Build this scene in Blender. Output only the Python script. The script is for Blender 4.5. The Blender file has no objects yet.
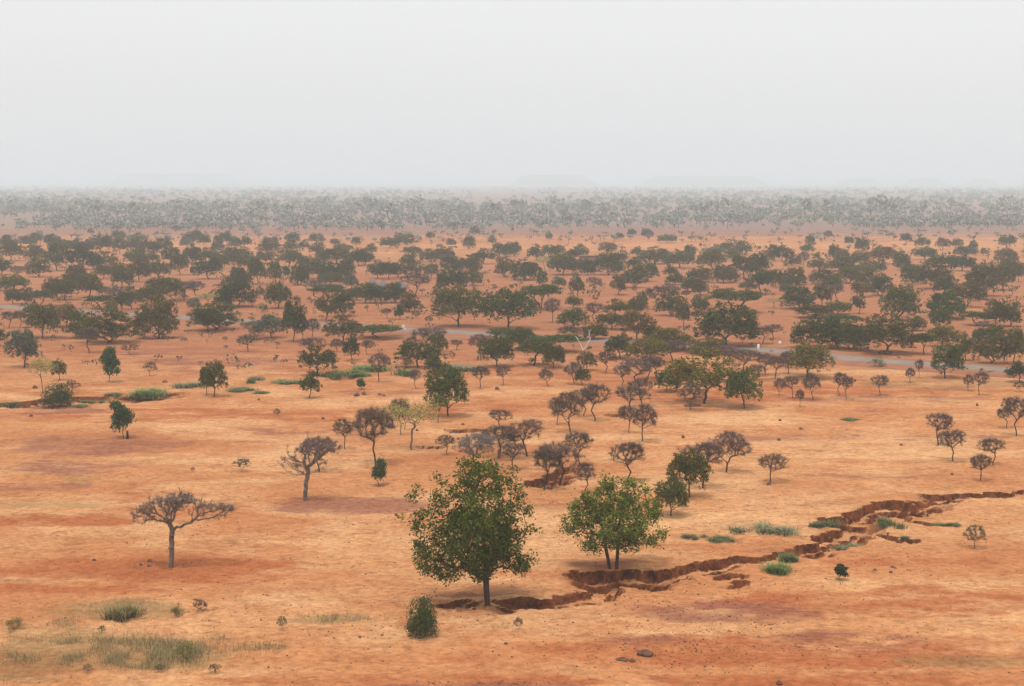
import bpy, math, random
import numpy as np

SC = bpy.context.scene
COL = SC.collection
R = math.radians

# ------------------------------------------------------------------ camera
H = 24.0            # the photographer stands on an escarpment about 24 m above the plain
F = 1500.0          # focal length in pixels of a 1024 px wide frame
HORIZON = 181.0
PITCH = math.atan((343.0 - HORIZON) / F)
cam_d = bpy.data.cameras.new("camera")
cam = bpy.data.objects.new("camera", cam_d)
COL.objects.link(cam)
cam_d.sensor_width = 36.0
cam_d.lens = 36.0 * F / 1024.0
cam_d.clip_start = 0.5
cam_d.clip_end = 40000.0
cam.location = (0, 0, H)
cam.rotation_euler = (math.pi / 2 - PITCH, 0, 0)
SC.camera = cam

# ------------------------------------------------------------------ sky, sun, exposure
SUN_ELEV, SUN_AZ = R(72), R(35)
world = bpy.data.worlds.new("World")
SC.world = world
world.use_nodes = True
wn = world.node_tree
wn.nodes.clear()
sky = wn.nodes.new("ShaderNodeTexSky")
sky.sky_type = 'NISHITA'
sky.sun_disc = False
sky.sun_elevation = SUN_ELEV
sky.sun_rotation = SUN_AZ
sky.altitude = 300
sky.air_density = 1.0
sky.dust_density = 8.0
sky.ozone_density = 1.0
hs = wn.nodes.new("ShaderNodeHueSaturation")
hs.inputs['Saturation'].default_value = 0.10
mx = wn.nodes.new("ShaderNodeMixRGB")
mx.inputs[0].default_value = 0.72
mx.inputs[2].default_value = (7.80, 7.92, 8.0, 1)      # the white veil of an overcast, dusty sky
bg = wn.nodes.new("ShaderNodeBackground")
bg.inputs['Strength'].default_value = 0.10
wo = wn.nodes.new("ShaderNodeOutputWorld")
wn.links.new(sky.outputs[0], hs.inputs['Color'])
wn.links.new(hs.outputs[0], mx.inputs[1])
wtc = wn.nodes.new("ShaderNodeTexCoord"); wsp = wn.nodes.new("ShaderNodeSeparateXYZ")      # an overcast sky is brighter overhead
wpw = wn.nodes.new("ShaderNodeMath"); wpw.operation = 'MULTIPLY'
wma = wn.nodes.new("ShaderNodeMath"); wma.operation = 'MULTIPLY_ADD'; wma.inputs[1].default_value = 0.055; wma.inputs[2].default_value = 0.1
wn.links.new(wtc.outputs['Generated'], wsp.inputs[0])
wn.links.new(wsp.outputs[2], wpw.inputs[0]); wn.links.new(wsp.outputs[2], wpw.inputs[1])
wn.links.new(wpw.outputs[0], wma.inputs[0]); wn.links.new(wma.outputs[0], bg.inputs['Strength'])
wn.links.new(mx.outputs[0], bg.inputs['Color'])
wn.links.new(bg.outputs[0], wo.inputs['Surface'])

sun_d = bpy.data.lights.new("sun", 'SUN')
sun_d.energy = 2.0
sun_d.angle = R(10)
sun_d.color = (1.0, 0.95, 0.87)
sun = bpy.data.objects.new("sun", sun_d)
COL.objects.link(sun)
sun.rotation_euler = (math.pi / 2 - SUN_ELEV, 0, -SUN_AZ)
sun.location = (0, 0, 60)

SC.view_settings.view_transform = 'Standard'
SC.view_settings.look = 'None'
SC.view_settings.gamma = 1.0
SC.view_settings.use_curve_mapping = False
SC.view_settings.exposure = 0.42
SC.render.engine = 'CYCLES'
SC.cycles.use_denoising = True
SC.cycles.max_bounces = 6
SC.cycles.diffuse_bounces = 3
SC.cycles.volume_bounces = 3
SC.cycles.transmission_bounces = 4

# ------------------------------------------------------------------ helpers
def P(px, py, z=0.0):
    """The point of the plain that lies under a pixel of the frame, and its depth."""
    c, s = math.cos(PITCH), math.sin(PITCH)
    u, v = px - 512.0, 343.0 - py
    dx, dy, dz = u, F * c + v * s, -F * s + v * c
    t = (z - H) / dz
    return np.array([dx * t, dy * t, z]), t * F

def project(x, y, z=0.0):
    c, s = math.cos(PITCH), math.sin(PITCH)
    d = y * c - (z - H) * s
    return 512 + F * x / d, 343 - F * (y * s + (z - H) * c) / d

def hash2(ix, iy, seed):
    h = (ix.astype(np.int64) * 374761393 + iy.astype(np.int64) * 668265263 + seed * 974711) & 0x7fffffff
    h = ((h ^ (h >> 13)) * 1274126177) & 0x7fffffff
    return ((h ^ (h >> 16)) & 0xffff) / 65535.0

def vnoise(x, y, seed=0):
    x = np.asarray(x, float); y = np.asarray(y, float)
    ix, iy = np.floor(x).astype(np.int64), np.floor(y).astype(np.int64)
    fx, fy = x - ix, y - iy
    fx, fy = fx * fx * (3 - 2 * fx), fy * fy * (3 - 2 * fy)
    a, b = hash2(ix, iy, seed), hash2(ix + 1, iy, seed)
    c, d = hash2(ix, iy + 1, seed), hash2(ix + 1, iy + 1, seed)
    return (a + (b - a) * fx) * (1 - fy) + (c + (d - c) * fx) * fy

def fbm(x, y, seed=0, o=4):
    t, a = 0, 0.5
    for k in range(o):
        t = t + a * vnoise(x * 2 ** k, y * 2 ** k, seed + k * 17)
        a *= 0.5
    return t / (1 - 0.5 ** o)

def sstep(a, b, x):
    t = np.clip((x - a) / (b - a), 0, 1)
    return t * t * (3 - 2 * t)

class MB:
    """Collects vertices and faces for ONE mesh."""
    def __init__(self):
        self.v, self.f, self.m, self.n = [], [], [], 0
    def add(self, v, f, m=0):
        v = np.asarray(v, float).reshape(-1, 3)
        f = np.asarray(f, int)
        self.v.append(v)
        self.f.append((f + self.n, m))
        self.n += len(v)
    def mesh(self, name, mats, smooth=False):
        me = bpy.data.meshes.new(name)
        V = np.concatenate(self.v)
        loops = np.concatenate([f.ravel() for f, m in self.f])
        tot = np.concatenate([np.full(len(f), f.shape[1]) for f, m in self.f])
        mi = np.concatenate([np.full(len(f), m) for f, m in self.f])
        start = np.concatenate([[0], np.cumsum(tot)[:-1]])
        me.vertices.add(len(V)); me.loops.add(len(loops)); me.polygons.add(len(tot))
        me.vertices.foreach_set("co", V.ravel())
        me.loops.foreach_set("vertex_index", loops.astype(np.int32))
        me.polygons.foreach_set("loop_start", start.astype(np.int32))
        me.polygons.foreach_set("loop_total", tot.astype(np.int32))
        for m in mats:
            me.materials.append(m)
        me.polygons.foreach_set("material_index", mi.astype(np.int32))
        if smooth:
            me.polygons.foreach_set("use_smooth", np.ones(len(tot), bool))
        me.update(calc_edges=True)
        return me

def link(name, me, parent=None):
    o = bpy.data.objects.new(name, me)
    COL.objects.link(o)
    if parent is not None:
        o.parent = parent
    return o

def tag(o, label=None, cat=None, group=None, kind=None):
    if label: o["label"] = label
    if cat: o["category"] = cat
    if group: o["group"] = group
    if kind: o["kind"] = kind
    return o

def empty(name, loc, rz=0.0):
    o = bpy.data.objects.new(name, None)
    COL.objects.link(o)
    o.location = loc
    o.rotation_euler = (0, 0, rz)
    o.empty_display_size = 0.5
    return o

def frames(d):
    d = d / np.maximum(np.linalg.norm(d, axis=1, keepdims=True), 1e-9)
    ref = np.where(np.abs(d[:, 2:3]) > 0.9, np.array([[1.0, 0, 0]]), np.array([[0, 0, 1.0]]))
    a = np.cross(d, ref); a /= np.linalg.norm(a, axis=1, keepdims=True)
    return a, np.cross(d, a)

def tubes(mb, p0, p1, r0, r1, sides=5, m=0):
    """Tapered limbs from p0 to p1 (n x 3)."""
    p0, p1 = np.asarray(p0, float), np.asarray(p1, float)
    r0, r1 = np.asarray(r0, float)[:, None], np.asarray(r1, float)[:, None]
    a, b = frames(p1 - p0)
    n = len(p0)
    vs = []
    for p, r in ((p0, r0), (p1, r1)):
        for k in range(sides):
            t = 2 * math.pi * k / sides
            vs.append(p + r * (a * math.cos(t) + b * math.sin(t)))
    V = np.stack(vs, 1)
    base = (np.arange(n) * 2 * sides)[:, None]
    fs = []
    for k in range(sides):
        k2 = (k + 1) % sides
        fs.append(base + np.array([[k, k2, sides + k2, sides + k]]))
    mb.add(V, np.concatenate(fs), m)

def spikes(mb, p0, p1, r, m=0):
    """Fine twigs: three-sided needles that end in a point."""
    p0, p1 = np.asarray(p0, float), np.asarray(p1, float)
    a, b = frames(p1 - p0)
    r = np.asarray(r, float).reshape(-1, 1) * np.ones((len(p0), 1))
    V = np.stack([p0 + r * a, p0 + r * (-0.5 * a + 0.87 * b), p0 + r * (-0.5 * a - 0.87 * b), p1], 1)
    base = (np.arange(len(p0)) * 4)[:, None]
    mb.add(V, np.concatenate([base + np.array([[0, 1, 3]]), base + np.array([[1, 2, 3]]), base + np.array([[2, 0, 3]])]), m)

def leaves(mb, rng, c, size, m=0, droop=0.0, aspect=0.5):
    """Small lozenge leaves or leaf sprays, each its own face."""
    n = len(c)
    d = rng.normal(size=(n, 3)); d[:, 2] = d[:, 2] * 0.7 - droop
    d /= np.linalg.norm(d, axis=1, keepdims=True)
    a, b = frames(d)
    t = rng.uniform(0, 6.28, (n, 1))
    a = a * np.cos(t) + b * np.sin(t)
    s = (size * rng.uniform(0.6, 1.35, n))[:, None]
    V = np.stack([c - d * s * 0.5, c + a * s * aspect * 0.5, c + d * s * 0.5, c - a * s * aspect * 0.5], 1)
    mb.add(V, (np.arange(n) * 4)[:, None] + np.array([[0, 1, 2, 3]]), m)

# ------------------------------------------------------------------ materials
def mat(name, build, **kw):
    m = bpy.data.materials.new(name)
    m.use_nodes = True
    nt = m.node_tree
    nt.nodes.clear()
    out = nt.nodes.new("ShaderNodeOutputMaterial")
    build(nt, out, **kw)
    return m

def N(nt, t, **kw):
    n = nt.nodes.new(t)
    for k, v in kw.items():
        if k in n.inputs: n.inputs[k].default_value = v
        else: setattr(n, k, v)
    return n

def ramp(nt, src, a, b, ca=(0, 0, 0, 1), cb=(1, 1, 1, 1)):
    r = nt.nodes.new("ShaderNodeValToRGB")
    r.color_ramp.elements[0].position = a; r.color_ramp.elements[0].color = ca
    r.color_ramp.elements[1].position = b; r.color_ramp.elements[1].color = cb
    nt.links.new(src, r.inputs[0])
    return r.outputs[0]

def mixc(nt, fac, a, b, mode='MIX'):
    m = nt.nodes.new("ShaderNodeMixRGB"); m.blend_type = mode
    for i, s in enumerate((fac, a, b)):
        if hasattr(s, 'links') or hasattr(s, 'is_output'): nt.links.new(s, m.inputs[i])
        elif isinstance(s, (int, float)): m.inputs[i].default_value = s
        else: m.inputs[i].default_value = (*s, 1) if len(s) == 3 else s
    return m.outputs[0]

def b_leaf(nt, out, trans=0.22, var=0.55):
    oi = N(nt, "ShaderNodeObjectInfo"); g = N(nt, "ShaderNodeNewGeometry")
    v = N(nt, "ShaderNodeMapRange", **{'To Min': 1 - var, 'To Max': 1 + var})
    nt.links.new(g.outputs['Random Per Island'], v.inputs[0])
    hs = N(nt, "ShaderNodeHueSaturation")
    nt.links.new(oi.outputs['Color'], hs.inputs['Color']); nt.links.new(v.outputs[0], hs.inputs['Value'])
    h = N(nt, "ShaderNodeMapRange", **{'To Min': 0.485, 'To Max': 0.515})
    nt.links.new(g.outputs['Random Per Island'], h.inputs[0]); nt.links.new(h.outputs[0], hs.inputs['Hue'])
    d = N(nt, "ShaderNodeBsdfDiffuse"); t = N(nt, "ShaderNodeBsdfTranslucent"); ms = N(nt, "ShaderNodeMixShader")
    ms.inputs[0].default_value = trans
    nt.links.new(hs.outputs[0], d.inputs[0]); nt.links.new(hs.outputs[0], t.inputs[0])
    nt.links.new(d.outputs[0], ms.inputs[1]); nt.links.new(t.outputs[0], ms.inputs[2])
    nt.links.new(ms.outputs[0], out.inputs[0])

def b_noise(nt, out, a=(0.1, 0.1, 0.1), b=(0.2, 0.2, 0.2), scale=4.0, rough=0.95, stretch=(1, 1, 1), bump=0.0, lo=0.35, hi=0.65):
    tc = N(nt, "ShaderNodeTexCoord"); mp = N(nt, "ShaderNodeMapping"); mp.inputs['Scale'].default_value = stretch
    nt.links.new(tc.outputs['Object'], mp.inputs[0])
    n = N(nt, "ShaderNodeTexNoise", Scale=scale, Detail=6.0, Roughness=0.65)
    nt.links.new(mp.outputs[0], n.inputs['Vector'])
    c = ramp(nt, n.outputs[0], lo, hi, (*a, 1), (*b, 1))
    p = N(nt, "ShaderNodeBsdfPrincipled", Roughness=rough)
    p.inputs['Specular IOR Level'].default_value = 0.15
    nt.links.new(c, p.inputs['Base Color'])
    if bump:
        bp = N(nt, "ShaderNodeBump", Strength=bump); nt.links.new(n.outputs[0], bp.inputs['Height']); nt.links.new(bp.outputs[0], p.inputs['Normal'])
    nt.links.new(p.outputs[0], out.inputs[0])

M_LEAF = mat("foliage", b_leaf)
M_BROAD = mat("broad_leaf", b_leaf, trans=0.3, var=0.6)
M_TWIG = mat("dry_twigs", b_leaf, trans=0.0, var=0.35)
M_BARK = mat("bark", b_noise, a=(0.03, 0.02, 0.016), b=(0.09, 0.06, 0.045), scale=6, stretch=(3, 3, 0.6))
M_GREYBARK = mat("grey_bark", b_noise, a=(0.09, 0.065, 0.055), b=(0.24, 0.18, 0.15), scale=5, stretch=(3, 3, 0.6))
M_BLEACHED = mat("bleached_wood", b_noise, a=(0.4, 0.35, 0.3), b=(0.68, 0.64, 0.58), scale=6, stretch=(3, 3, 0.6))
M_ROCK = mat("dark_stone", b_noise, a=(0.065, 0.032, 0.02), b=(0.17, 0.082, 0.05), scale=3)
M_MUD = mat("mud_wall", b_noise, a=(0.17, 0.09, 0.06), b=(0.25, 0.14, 0.09), scale=3)
M_THATCH = mat("grey_thatch", b_noise, a=(0.09, 0.075, 0.068), b=(0.17, 0.145, 0.13), scale=6, stretch=(1, 1, 4))
M_DOOR = mat("dark_wood", b_noise, a=(0.03, 0.022, 0.018), b=(0.06, 0.045, 0.035), scale=6)
M_WHITE = mat("white_paint", b_noise, a=(0.68, 0.67, 0.64), b=(0.82, 0.81, 0.79), scale=5)
M_STEEL = mat("galvanised_steel", b_noise, a=(0.3, 0.3, 0.3), b=(0.42, 0.42, 0.42), scale=8, rough=0.5)
M_HILL = mat("hill_rock", b_noise, a=(0.14, 0.10, 0.085), b=(0.24, 0.17, 0.14), scale=0.02)

def b_ground(nt, out):
    g = N(nt, "ShaderNodeNewGeometry")
    def noise(scale, sx, sy, detail=5.0, rough=0.6, off=0.0, dist=0.0):
        mp = N(nt, "ShaderNodeMapping"); mp.inputs['Scale'].default_value = (sx, sy, 1); mp.inputs['Location'].default_value = (off, off * 1.7, off)
        nt.links.new(g.outputs['Position'], mp.inputs[0])
        n = N(nt, "ShaderNodeTexNoise", Scale=scale, Detail=detail, Roughness=rough, Distortion=dist)
        nt.links.new(mp.outputs[0], n.inputs['Vector'])
        return n.outputs[0]
    def attr(name):
        a = N(nt, "ShaderNodeAttribute"); a.attribute_name = name
        return a.outputs['Fac']
    def math2(op, a, b):
        m = N(nt, "ShaderNodeMath", operation=op)
        for i, s in enumerate((a, b)):
            if isinstance(s, (int, float)): m.inputs[i].default_value = s
            else: nt.links.new(s, m.inputs[i])
        m.use_clamp = op in ('MULTIPLY',)
        return m.outputs[0]
    SAND, RED, PALE = (0.49, 0.222, 0.094), (0.39, 0.132, 0.052), (0.585, 0.328, 0.158)
    GRAVEL, DRY, WALL = (0.25, 0.10, 0.07), (0.24, 0.17, 0.075), (0.20, 0.062, 0.026)
    n1 = noise(0.035, 0.7, 1.0, 6, 0.62, 3.0, 0.4)
    c = mixc(nt, ramp(nt, n1, 0.48, 0.72), SAND, RED)
    n2 = noise(0.11, 0.75, 1.2, 6, 0.65, 11.0, 0.3)
    c = mixc(nt, ramp(nt, n2, 0.46, 0.66), c, PALE)
    # large stains given where the photograph shows them, with ragged edges
    n3 = noise(0.30, 0.6, 1.0, 6, 0.7, 23.0)
    k = math2('ADD', attr("redness"), math2('MULTIPLY_ADD', n3, 0.0)) if False else attr("redness")
    edge = math2('SUBTRACT', n3, 0.5)
    def patch(name, gain=1.6):
        a = attr(name)
        s = math2('ADD', a, math2('MULTIPLY', math2('MULTIPLY', a, gain), 1.0))
        s = math2('ADD', a, N_scaled(edge, a))
        return ramp(nt, s, 0.28, 0.85)
    def N_scaled(e, a):
        m = N(nt, "ShaderNodeMath", operation='MULTIPLY'); nt.links.new(e, m.inputs[0]); m.inputs[1].default_value = 3.2
        m2 = N(nt, "ShaderNodeMath", operation='MULTIPLY'); nt.links.new(m.outputs[0], m2.inputs[0]); nt.links.new(ramp(nt, a, 0.0, 0.3), m2.inputs[1])
        return m2.outputs[0]
    c = mixc(nt, patch("redness"), c, RED)
    c = mixc(nt, patch("paleness"), c, PALE)
    c = mixc(nt, math2('MULTIPLY', patch("gravel"), 0.72), c, GRAVEL)
    c = mixc(nt, math2('MULTIPLY', patch("dryness"), 0.55), c, DRY)
    c = mixc(nt, math2('MULTIPLY', attr('beltsoil'), 0.8), c, (0.335, 0.150, 0.080))
    c = mixc(nt, math2('MULTIPLY', attr('farplain_haze'), 0.85), c, (0.215, 0.178, 0.158))  # distant soil greyed: part of the haze is put into its colour
    # thin wash lines, litter and grain
    n4 = noise(0.7, 0.75, 1.0, 7, 0.72, 31.0, 0.6)
    c = mixc(nt, math2('MULTIPLY', ramp(nt, n4, 0.54, 0.66), 0.55), c, (0.27, 0.095, 0.042))
    n5 = noise(2.6, 0.9, 1.0, 4, 0.75, 41.0)
    c = mixc(nt, math2('MULTIPLY', ramp(nt, n5, 0.60, 0.68), 0.8), c, (0.16, 0.065, 0.036))
    n6 = noise(2.4, 0.9, 1.0, 8, 0.75, 51.0)
    c = mixc(nt, 0.8, c, ramp(nt, n6, 0.34, 0.62, (0.55, 0.48, 0.45, 1), (1.08, 1.08, 1.08, 1)), 'MULTIPLY')
    n7 = noise(0.30, 0.7, 1.0, 6, 0.7, 61.0)
    c = mixc(nt, 0.6, c, ramp(nt, n7, 0.32, 0.66, (0.80, 0.75, 0.72, 1), (1.05, 1.05, 1.05, 1)), 'MULTIPLY')
    # steep faces of the gully show the raw deep red subsoil
    sx = N(nt, "ShaderNodeSeparateXYZ"); nt.links.new(g.outputs['True Normal'], sx.inputs[0])
    slope = ramp(nt, sx.outputs[2], 0.55, 0.93, (1, 1, 1, 1), (0, 0, 0, 1))
    nw = noise(1.3, 1.0, 1.0, 6, 0.75, 71.0)
    c = mixc(nt, slope, c, ramp(nt, nw, 0.35, 0.68, (0.030, 0.010, 0.005, 1), (0.25, 0.076, 0.027, 1)))
    bp = N(nt, "ShaderNodeBump", Strength=0.9, Distance=0.16)
    nt.links.new(n6, bp.inputs['Height'])
    p = N(nt, "ShaderNodeBsdfDiffuse", Roughness=1.0)
    nt.links.new(c, p.inputs['Color']); nt.links.new(bp.outputs[0], p.inputs['Normal'])
    nt.links.new(p.outputs[0], out.inputs[0])
M_GROUND = mat("laterite_sand", b_ground)

def b_road(nt, out, a, b, c):
    g = N(nt, "ShaderNodeNewGeometry")
    n = N(nt, "ShaderNodeTexNoise", Scale=0.25, Detail=7.0, Roughness=0.7); nt.links.new(g.outputs['Position'], n.inputs['Vector'])
    n2 = N(nt, "ShaderNodeTexNoise", Scale=3.0, Detail=4.0, Roughness=0.7); nt.links.new(g.outputs['Position'], n2.inputs['Vector'])
    k = mixc(nt, ramp(nt, n.outputs[0], 0.38, 0.66), a, b)
    k = mixc(nt, ramp(nt, n2.outputs[0], 0.52, 0.8), k, c)
    p = N(nt, "ShaderNodeBsdfPrincipled", Roughness=0.85); p.inputs['Specular IOR Level'].default_value = 0.0
    nt.links.new(k, p.inputs['Base Color']); nt.links.new(p.outputs[0], out.inputs[0])
M_ROAD = mat("worn_asphalt", b_road, a=(0.165, 0.130, 0.105), b=(0.21, 0.170, 0.140), c=(0.26, 0.165, 0.105))
M_SHOULDER = mat("gravel_shoulder", b_road, a=(0.20, 0.085, 0.05), b=(0.28, 0.12, 0.065), c=(0.14, 0.065, 0.045))

# ------------------------------------------------------------------ ground with its gullies
GULLIES = [  # rim of the steep bank (pixels of the frame), depth m, width m
    ([(438, 608), (447, 606), (462, 603), (476, 601)], 0.45, 1.5),
    ([(494, 599), (505, 599), (520, 598), (539, 597), (556, 595), (570, 594), (585, 591), (594, 588), (602, 583)], 0.85, 2.2),
    ([(566, 574), (590, 572), (615, 573), (640, 573), (652, 572)], 0.95, 3.8),
    ([(628, 575), (655, 571), (672, 567), (695, 564), (718, 561), (735, 558), (752, 555), (770, 552), (789, 548)], 0.95, 2.6),
    ([(780, 550), (800, 544), (818, 538), (828, 534), (837, 531), (848, 526), (858, 521)], 0.9, 3.4),
    ([(820, 521), (828, 519), (848, 517), (868, 517)], 0.95, 4.6),
    ([(846, 514), (858, 509), (866, 506), (880, 504), (898, 502), (914, 501), (932, 499)], 1.05, 4.0),
    ([(918, 493), (935, 495), (953, 495), (972, 493), (993, 492), (1024, 490), (1060, 488), (1110, 484)], 0.6, 2.2),
    ([(700, 574), (722, 574), (744, 576)], 0.6, 1.2),
    ([(722, 586), (731, 584), (746, 583)], 0.55, 1.0),
    ([(638, 587), (648, 586), (658, 586)], 0.4, 0.9),
    ([(865, 529), (885, 531), (900, 536), (918, 540)], 0.6, 1.3),
    ([(905, 519), (925, 521), (945, 522)], 0.35, 1.2),
    ([(-30, 405), (0, 404), (25, 402), (48, 400), (71, 396), (88, 397), (104, 398), (122, 398), (140, 397), (190, 393)], 0.75, 4.0),
    ([(446, 430), (456, 430), (466, 430)], 0.6, 2.0),
    ([(462, 431), (474, 430), (484, 429)], 0.45, 1.6),
    ([(528, 485), (541, 481), (549, 475), (560, 469), (576, 468)], 0.95, 3.0),
    ([(606, 414), (615, 413), (626, 413)], 0.5, 2.0),
    ([(413, 447), (427, 447), (442, 446)], 0.4, 1.4),
    ([(280, 382), (300, 381), (330, 379), (345, 376)], 0.3, 3.0),
]
def axis(parts):
    xs = [np.arange(a, b, s) for a, b, s in parts]
    return np.concatenate(xs)
def grow_axis(a, b, s, g):
    r, x = [], a
    while x < b:
        r.append(x); x += s; s *= g
    r.append(b)
    return np.array(r)
gx_core = axis([(-66, -9, 0.34), (-9, 45, 0.14), (45, 72, 0.34)])
gx = np.concatenate([-grow_axis(66.4, 31000, 0.5, 1.05)[::-1], gx_core, grow_axis(72, 31000, 0.5, 1.05)])
gy_core = axis([(58, 80, 0.3), (80, 122, 0.14), (122, 172, 0.28)])
gy = np.concatenate([-grow_axis(0.0, 400, 5, 1.2)[::-1][:-1], np.arange(0, 58, 2.0), gy_core, grow_axis(172, 31000, 0.45, 1.021)])
GX, GY = np.meshgrid(gx, gy)
Z = (fbm(GX * 0.03, GY * 0.05, 5) - 0.5) * 0.5 + (fbm(GX * 0.35, GY * 0.5, 9) - 0.5) * 0.16
Z += (fbm(GX * 1.1, GY * 1.1, 13, 3) - 0.5) * 0.16 * (fbm(GX * 0.06, GY * 0.06, 15, 2) * 1.4) * np.clip((150 - GY) / 30, 0, 1) * (GY > 50)
Z *= np.clip(1.0 - (GY - 150) / 400, 0.0, 1)
wob = (fbm(GX * 0.7, GY * 0.7, 21, 5) - 0.5) * 2.2 + (vnoise(GX * 0.22, GY * 0.22, 33) - 0.5) * 1.2 + (fbm(GX * 2.0, GY * 2.0, 35, 2) - 0.5) * 0.9
DEPTH = np.zeros_like(GX)
for pts, dep, wid in GULLIES:
    w = [P(*q)[0][:2] for q in pts]
    L = [0.0]
    for a, b in zip(w, w[1:]): L.append(L[-1] + np.linalg.norm(b - a))
    xs0, xs1 = min(q[0] for q in w) - 8, max(q[0] for q in w) + 8
    ys0, ys1 = min(q[1] for q in w) - 10, max(q[1] for q in w) + 8
    ii = np.where((gy > ys0) & (gy < ys1))[0]; jj = np.where((gx > xs0) & (gx < xs1))[0]
    if len(ii) == 0 or len(jj) == 0: continue
    sl = (slice(ii[0], ii[-1] + 1), slice(jj[0], jj[-1] + 1))
    x, y = GX[sl], GY[sl]
    best = np.full(x.shape, 1e9); sd = np.zeros(x.shape); al = np.zeros(x.shape)
    for k, (a, b) in enumerate(zip(w, w[1:])):
        e = b - a; n = np.linalg.norm(e); e = e / n
        t = (x - a[0]) * e[0] + (y - a[1]) * e[1]
        tc = np.clip(t, 0, n)
        dx, dy = x - a[0] - tc * e[0], y - a[1] - tc * e[1]
        dist = np.hypot(dx, dy)
        side = (x - a[0]) * e[1] - (y - a[1]) * e[0]       # positive towards the camera
        up = dist < best
        best = np.where(up, dist, best); sd = np.where(up, np.sign(side) * dist, sd); al = np.where(up, L[k] + t, al)
    tot = L[-1]
    sdw = sd + wob[sl]
    taper = sstep(-0.8, 0.05 * tot + 0.4, al) * (1 - sstep(tot * 0.95 - 0.4, tot + 0.8, al))
    wv = wid * (0.55 + 0.9 * vnoise(al * 0.35, al * 0 + 3.3, 7))
    dv = dep * (0.55 + 0.8 * vnoise(al * 0.6, al * 0 + 7.7, 11))
    ch = sdw * (vnoise(x * 2.2, y * 0.4, 77) * 0.5 + 0.75)
    step = 0.25 + 0.9 * vnoise(x * 0.8, y * 0.8, 57)
    prof = (0.62 * np.clip(ch / 0.13, 0, 1) + 0.38 * np.clip((ch - step) / 0.25, 0, 1)) * (1 - sstep(0.5 * wv, wv, sdw)) * (0.8 + 0.2 * fbm(x * 1.3, y * 1.3, 51))
    DEPTH[sl] = np.maximum(DEPTH[sl], prof * taper * dv * 1.15)
Z -= DEPTH
PATCHES = {   # stains on the plain: pixel centre, half sizes in pixels, strength
    "gravel": [(620, 231, 560, 6, 1.0), (150, 232, 320, 5, 1.0), (500, 240, 560, 4, 0.55), (345, 506, 95, 8, 1.0), (95, 447, 110, 11, 0.85), (70, 468, 100, 8, 0.7), (20, 487, 90, 5, 0.6), (300, 432, 80, 6, 0.6), (190, 352, 90, 4, 0.75),
               (210, 362, 110, 4, 0.8), (170, 372, 90, 3, 0.4), (60, 411, 50, 4, 0.8), (880, 477, 110, 4, 0.6), (790, 437, 70, 5, 0.5), (960, 437, 70, 4, 0.45), (720, 612, 110, 12, 0.75), (840, 640, 90, 11, 0.7),
               (640, 640, 60, 10, 0.55), (470, 686, 110, 5, 0.9), (870, 231, 360, 3.2, 1.0), (900, 225, 300, 3, 0.7), (60, 233, 130, 3, 0.75), (330, 230, 150, 3, 0.5), (560, 230, 120, 4, 0.5),
               (810, 503, 70, 3, 0.5), (560, 507, 70, 5, 0.55), (560, 400, 60, 3, 0.4), (900, 400, 150, 4, 0.55), (940, 412, 120, 2.5, 0.4), (760, 550, 90, 4, 0.3), (380, 392, 60, 4, 0.45), (470, 590, 60, 6, 0.6), (590, 562, 60, 5, 0.6)],  # the last two darken the ground by the two leafy trees
    "redness": [(170, 568, 200, 15, 1.0), (80, 590, 130, 8, 0.6), (880, 600, 240, 18, 0.7), (760, 650, 250, 18, 0.8), (820, 680, 200, 8, 0.8), (420, 680, 260, 7, 0.7), (230, 415, 220, 8, 0.6), (60, 520, 140, 7, 0.8), (600, 375, 120, 7, 0.6),
                (470, 405, 90, 9, 0.7), (700, 395, 130, 9, 0.7), (850, 390, 180, 7, 0.7), (120, 350, 240, 9, 0.75), (500, 300, 700, 40, 0.72), (500, 345, 700, 12, 0.7), (870, 560, 150, 8, 0.45), (60, 665, 120, 10, 0.5), (430, 627, 50, 6, 0.5), (550, 227, 500, 7, 0.9), (480, 660, 120, 8, 0.4)],
    "paleness": [(420, 540, 260, 22, 0.8), (560, 520, 90, 14, 0.8), (720, 525, 120, 18, 0.9), (860, 450, 160, 14, 0.7), (740, 420, 90, 5, 0.9), (230, 460, 140, 9, 0.7), (120, 500, 120, 7, 0.7), (300, 600, 160, 12, 0.6), (280, 465, 120, 8, 0.7),
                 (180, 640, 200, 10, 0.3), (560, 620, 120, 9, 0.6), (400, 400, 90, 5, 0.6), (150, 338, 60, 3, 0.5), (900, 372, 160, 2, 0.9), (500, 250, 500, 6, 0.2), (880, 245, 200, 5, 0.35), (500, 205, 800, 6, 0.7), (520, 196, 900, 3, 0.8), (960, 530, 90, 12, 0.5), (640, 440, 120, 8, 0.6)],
    "dryness": [(130, 655, 130, 16, 1.0), (40, 668, 60, 12, 0.6), (110, 612, 75, 11, 0.8), (330, 621, 60, 6, 0.9), (260, 648, 50, 6, 0.6), (950, 385, 90, 6, 0.7), (40, 505, 90, 5, 0.4), (110, 480, 60, 4, 0.5), (60, 635, 50, 8, 0.7), (960, 660, 70, 8, 0.5), (160, 455, 60, 4, 0.3)],
}
FIELDS = {}
for name, lst in PATCHES.items():
    A = np.zeros_like(GX)
    wx = (fbm(GX * 0.08, GY * 0.08, 61) - 0.5)
    for cx, cy, rx, ry, s in lst:
        c0, d0 = P(cx, cy)
        ry_m = max((P(cx, cy - ry)[0][1] - P(cx, cy + ry)[0][1]) / 2, 0.5)
        rx_m = rx * d0 / F
        q = ((GX - c0[0]) / rx_m) ** 2 + ((GY - c0[1]) / ry_m) ** 2
        A = np.maximum(A, s * np.clip(1.25 - q * 0.8 + wx * 1.2, 0, 1))
    FIELDS[name] = A
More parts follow.
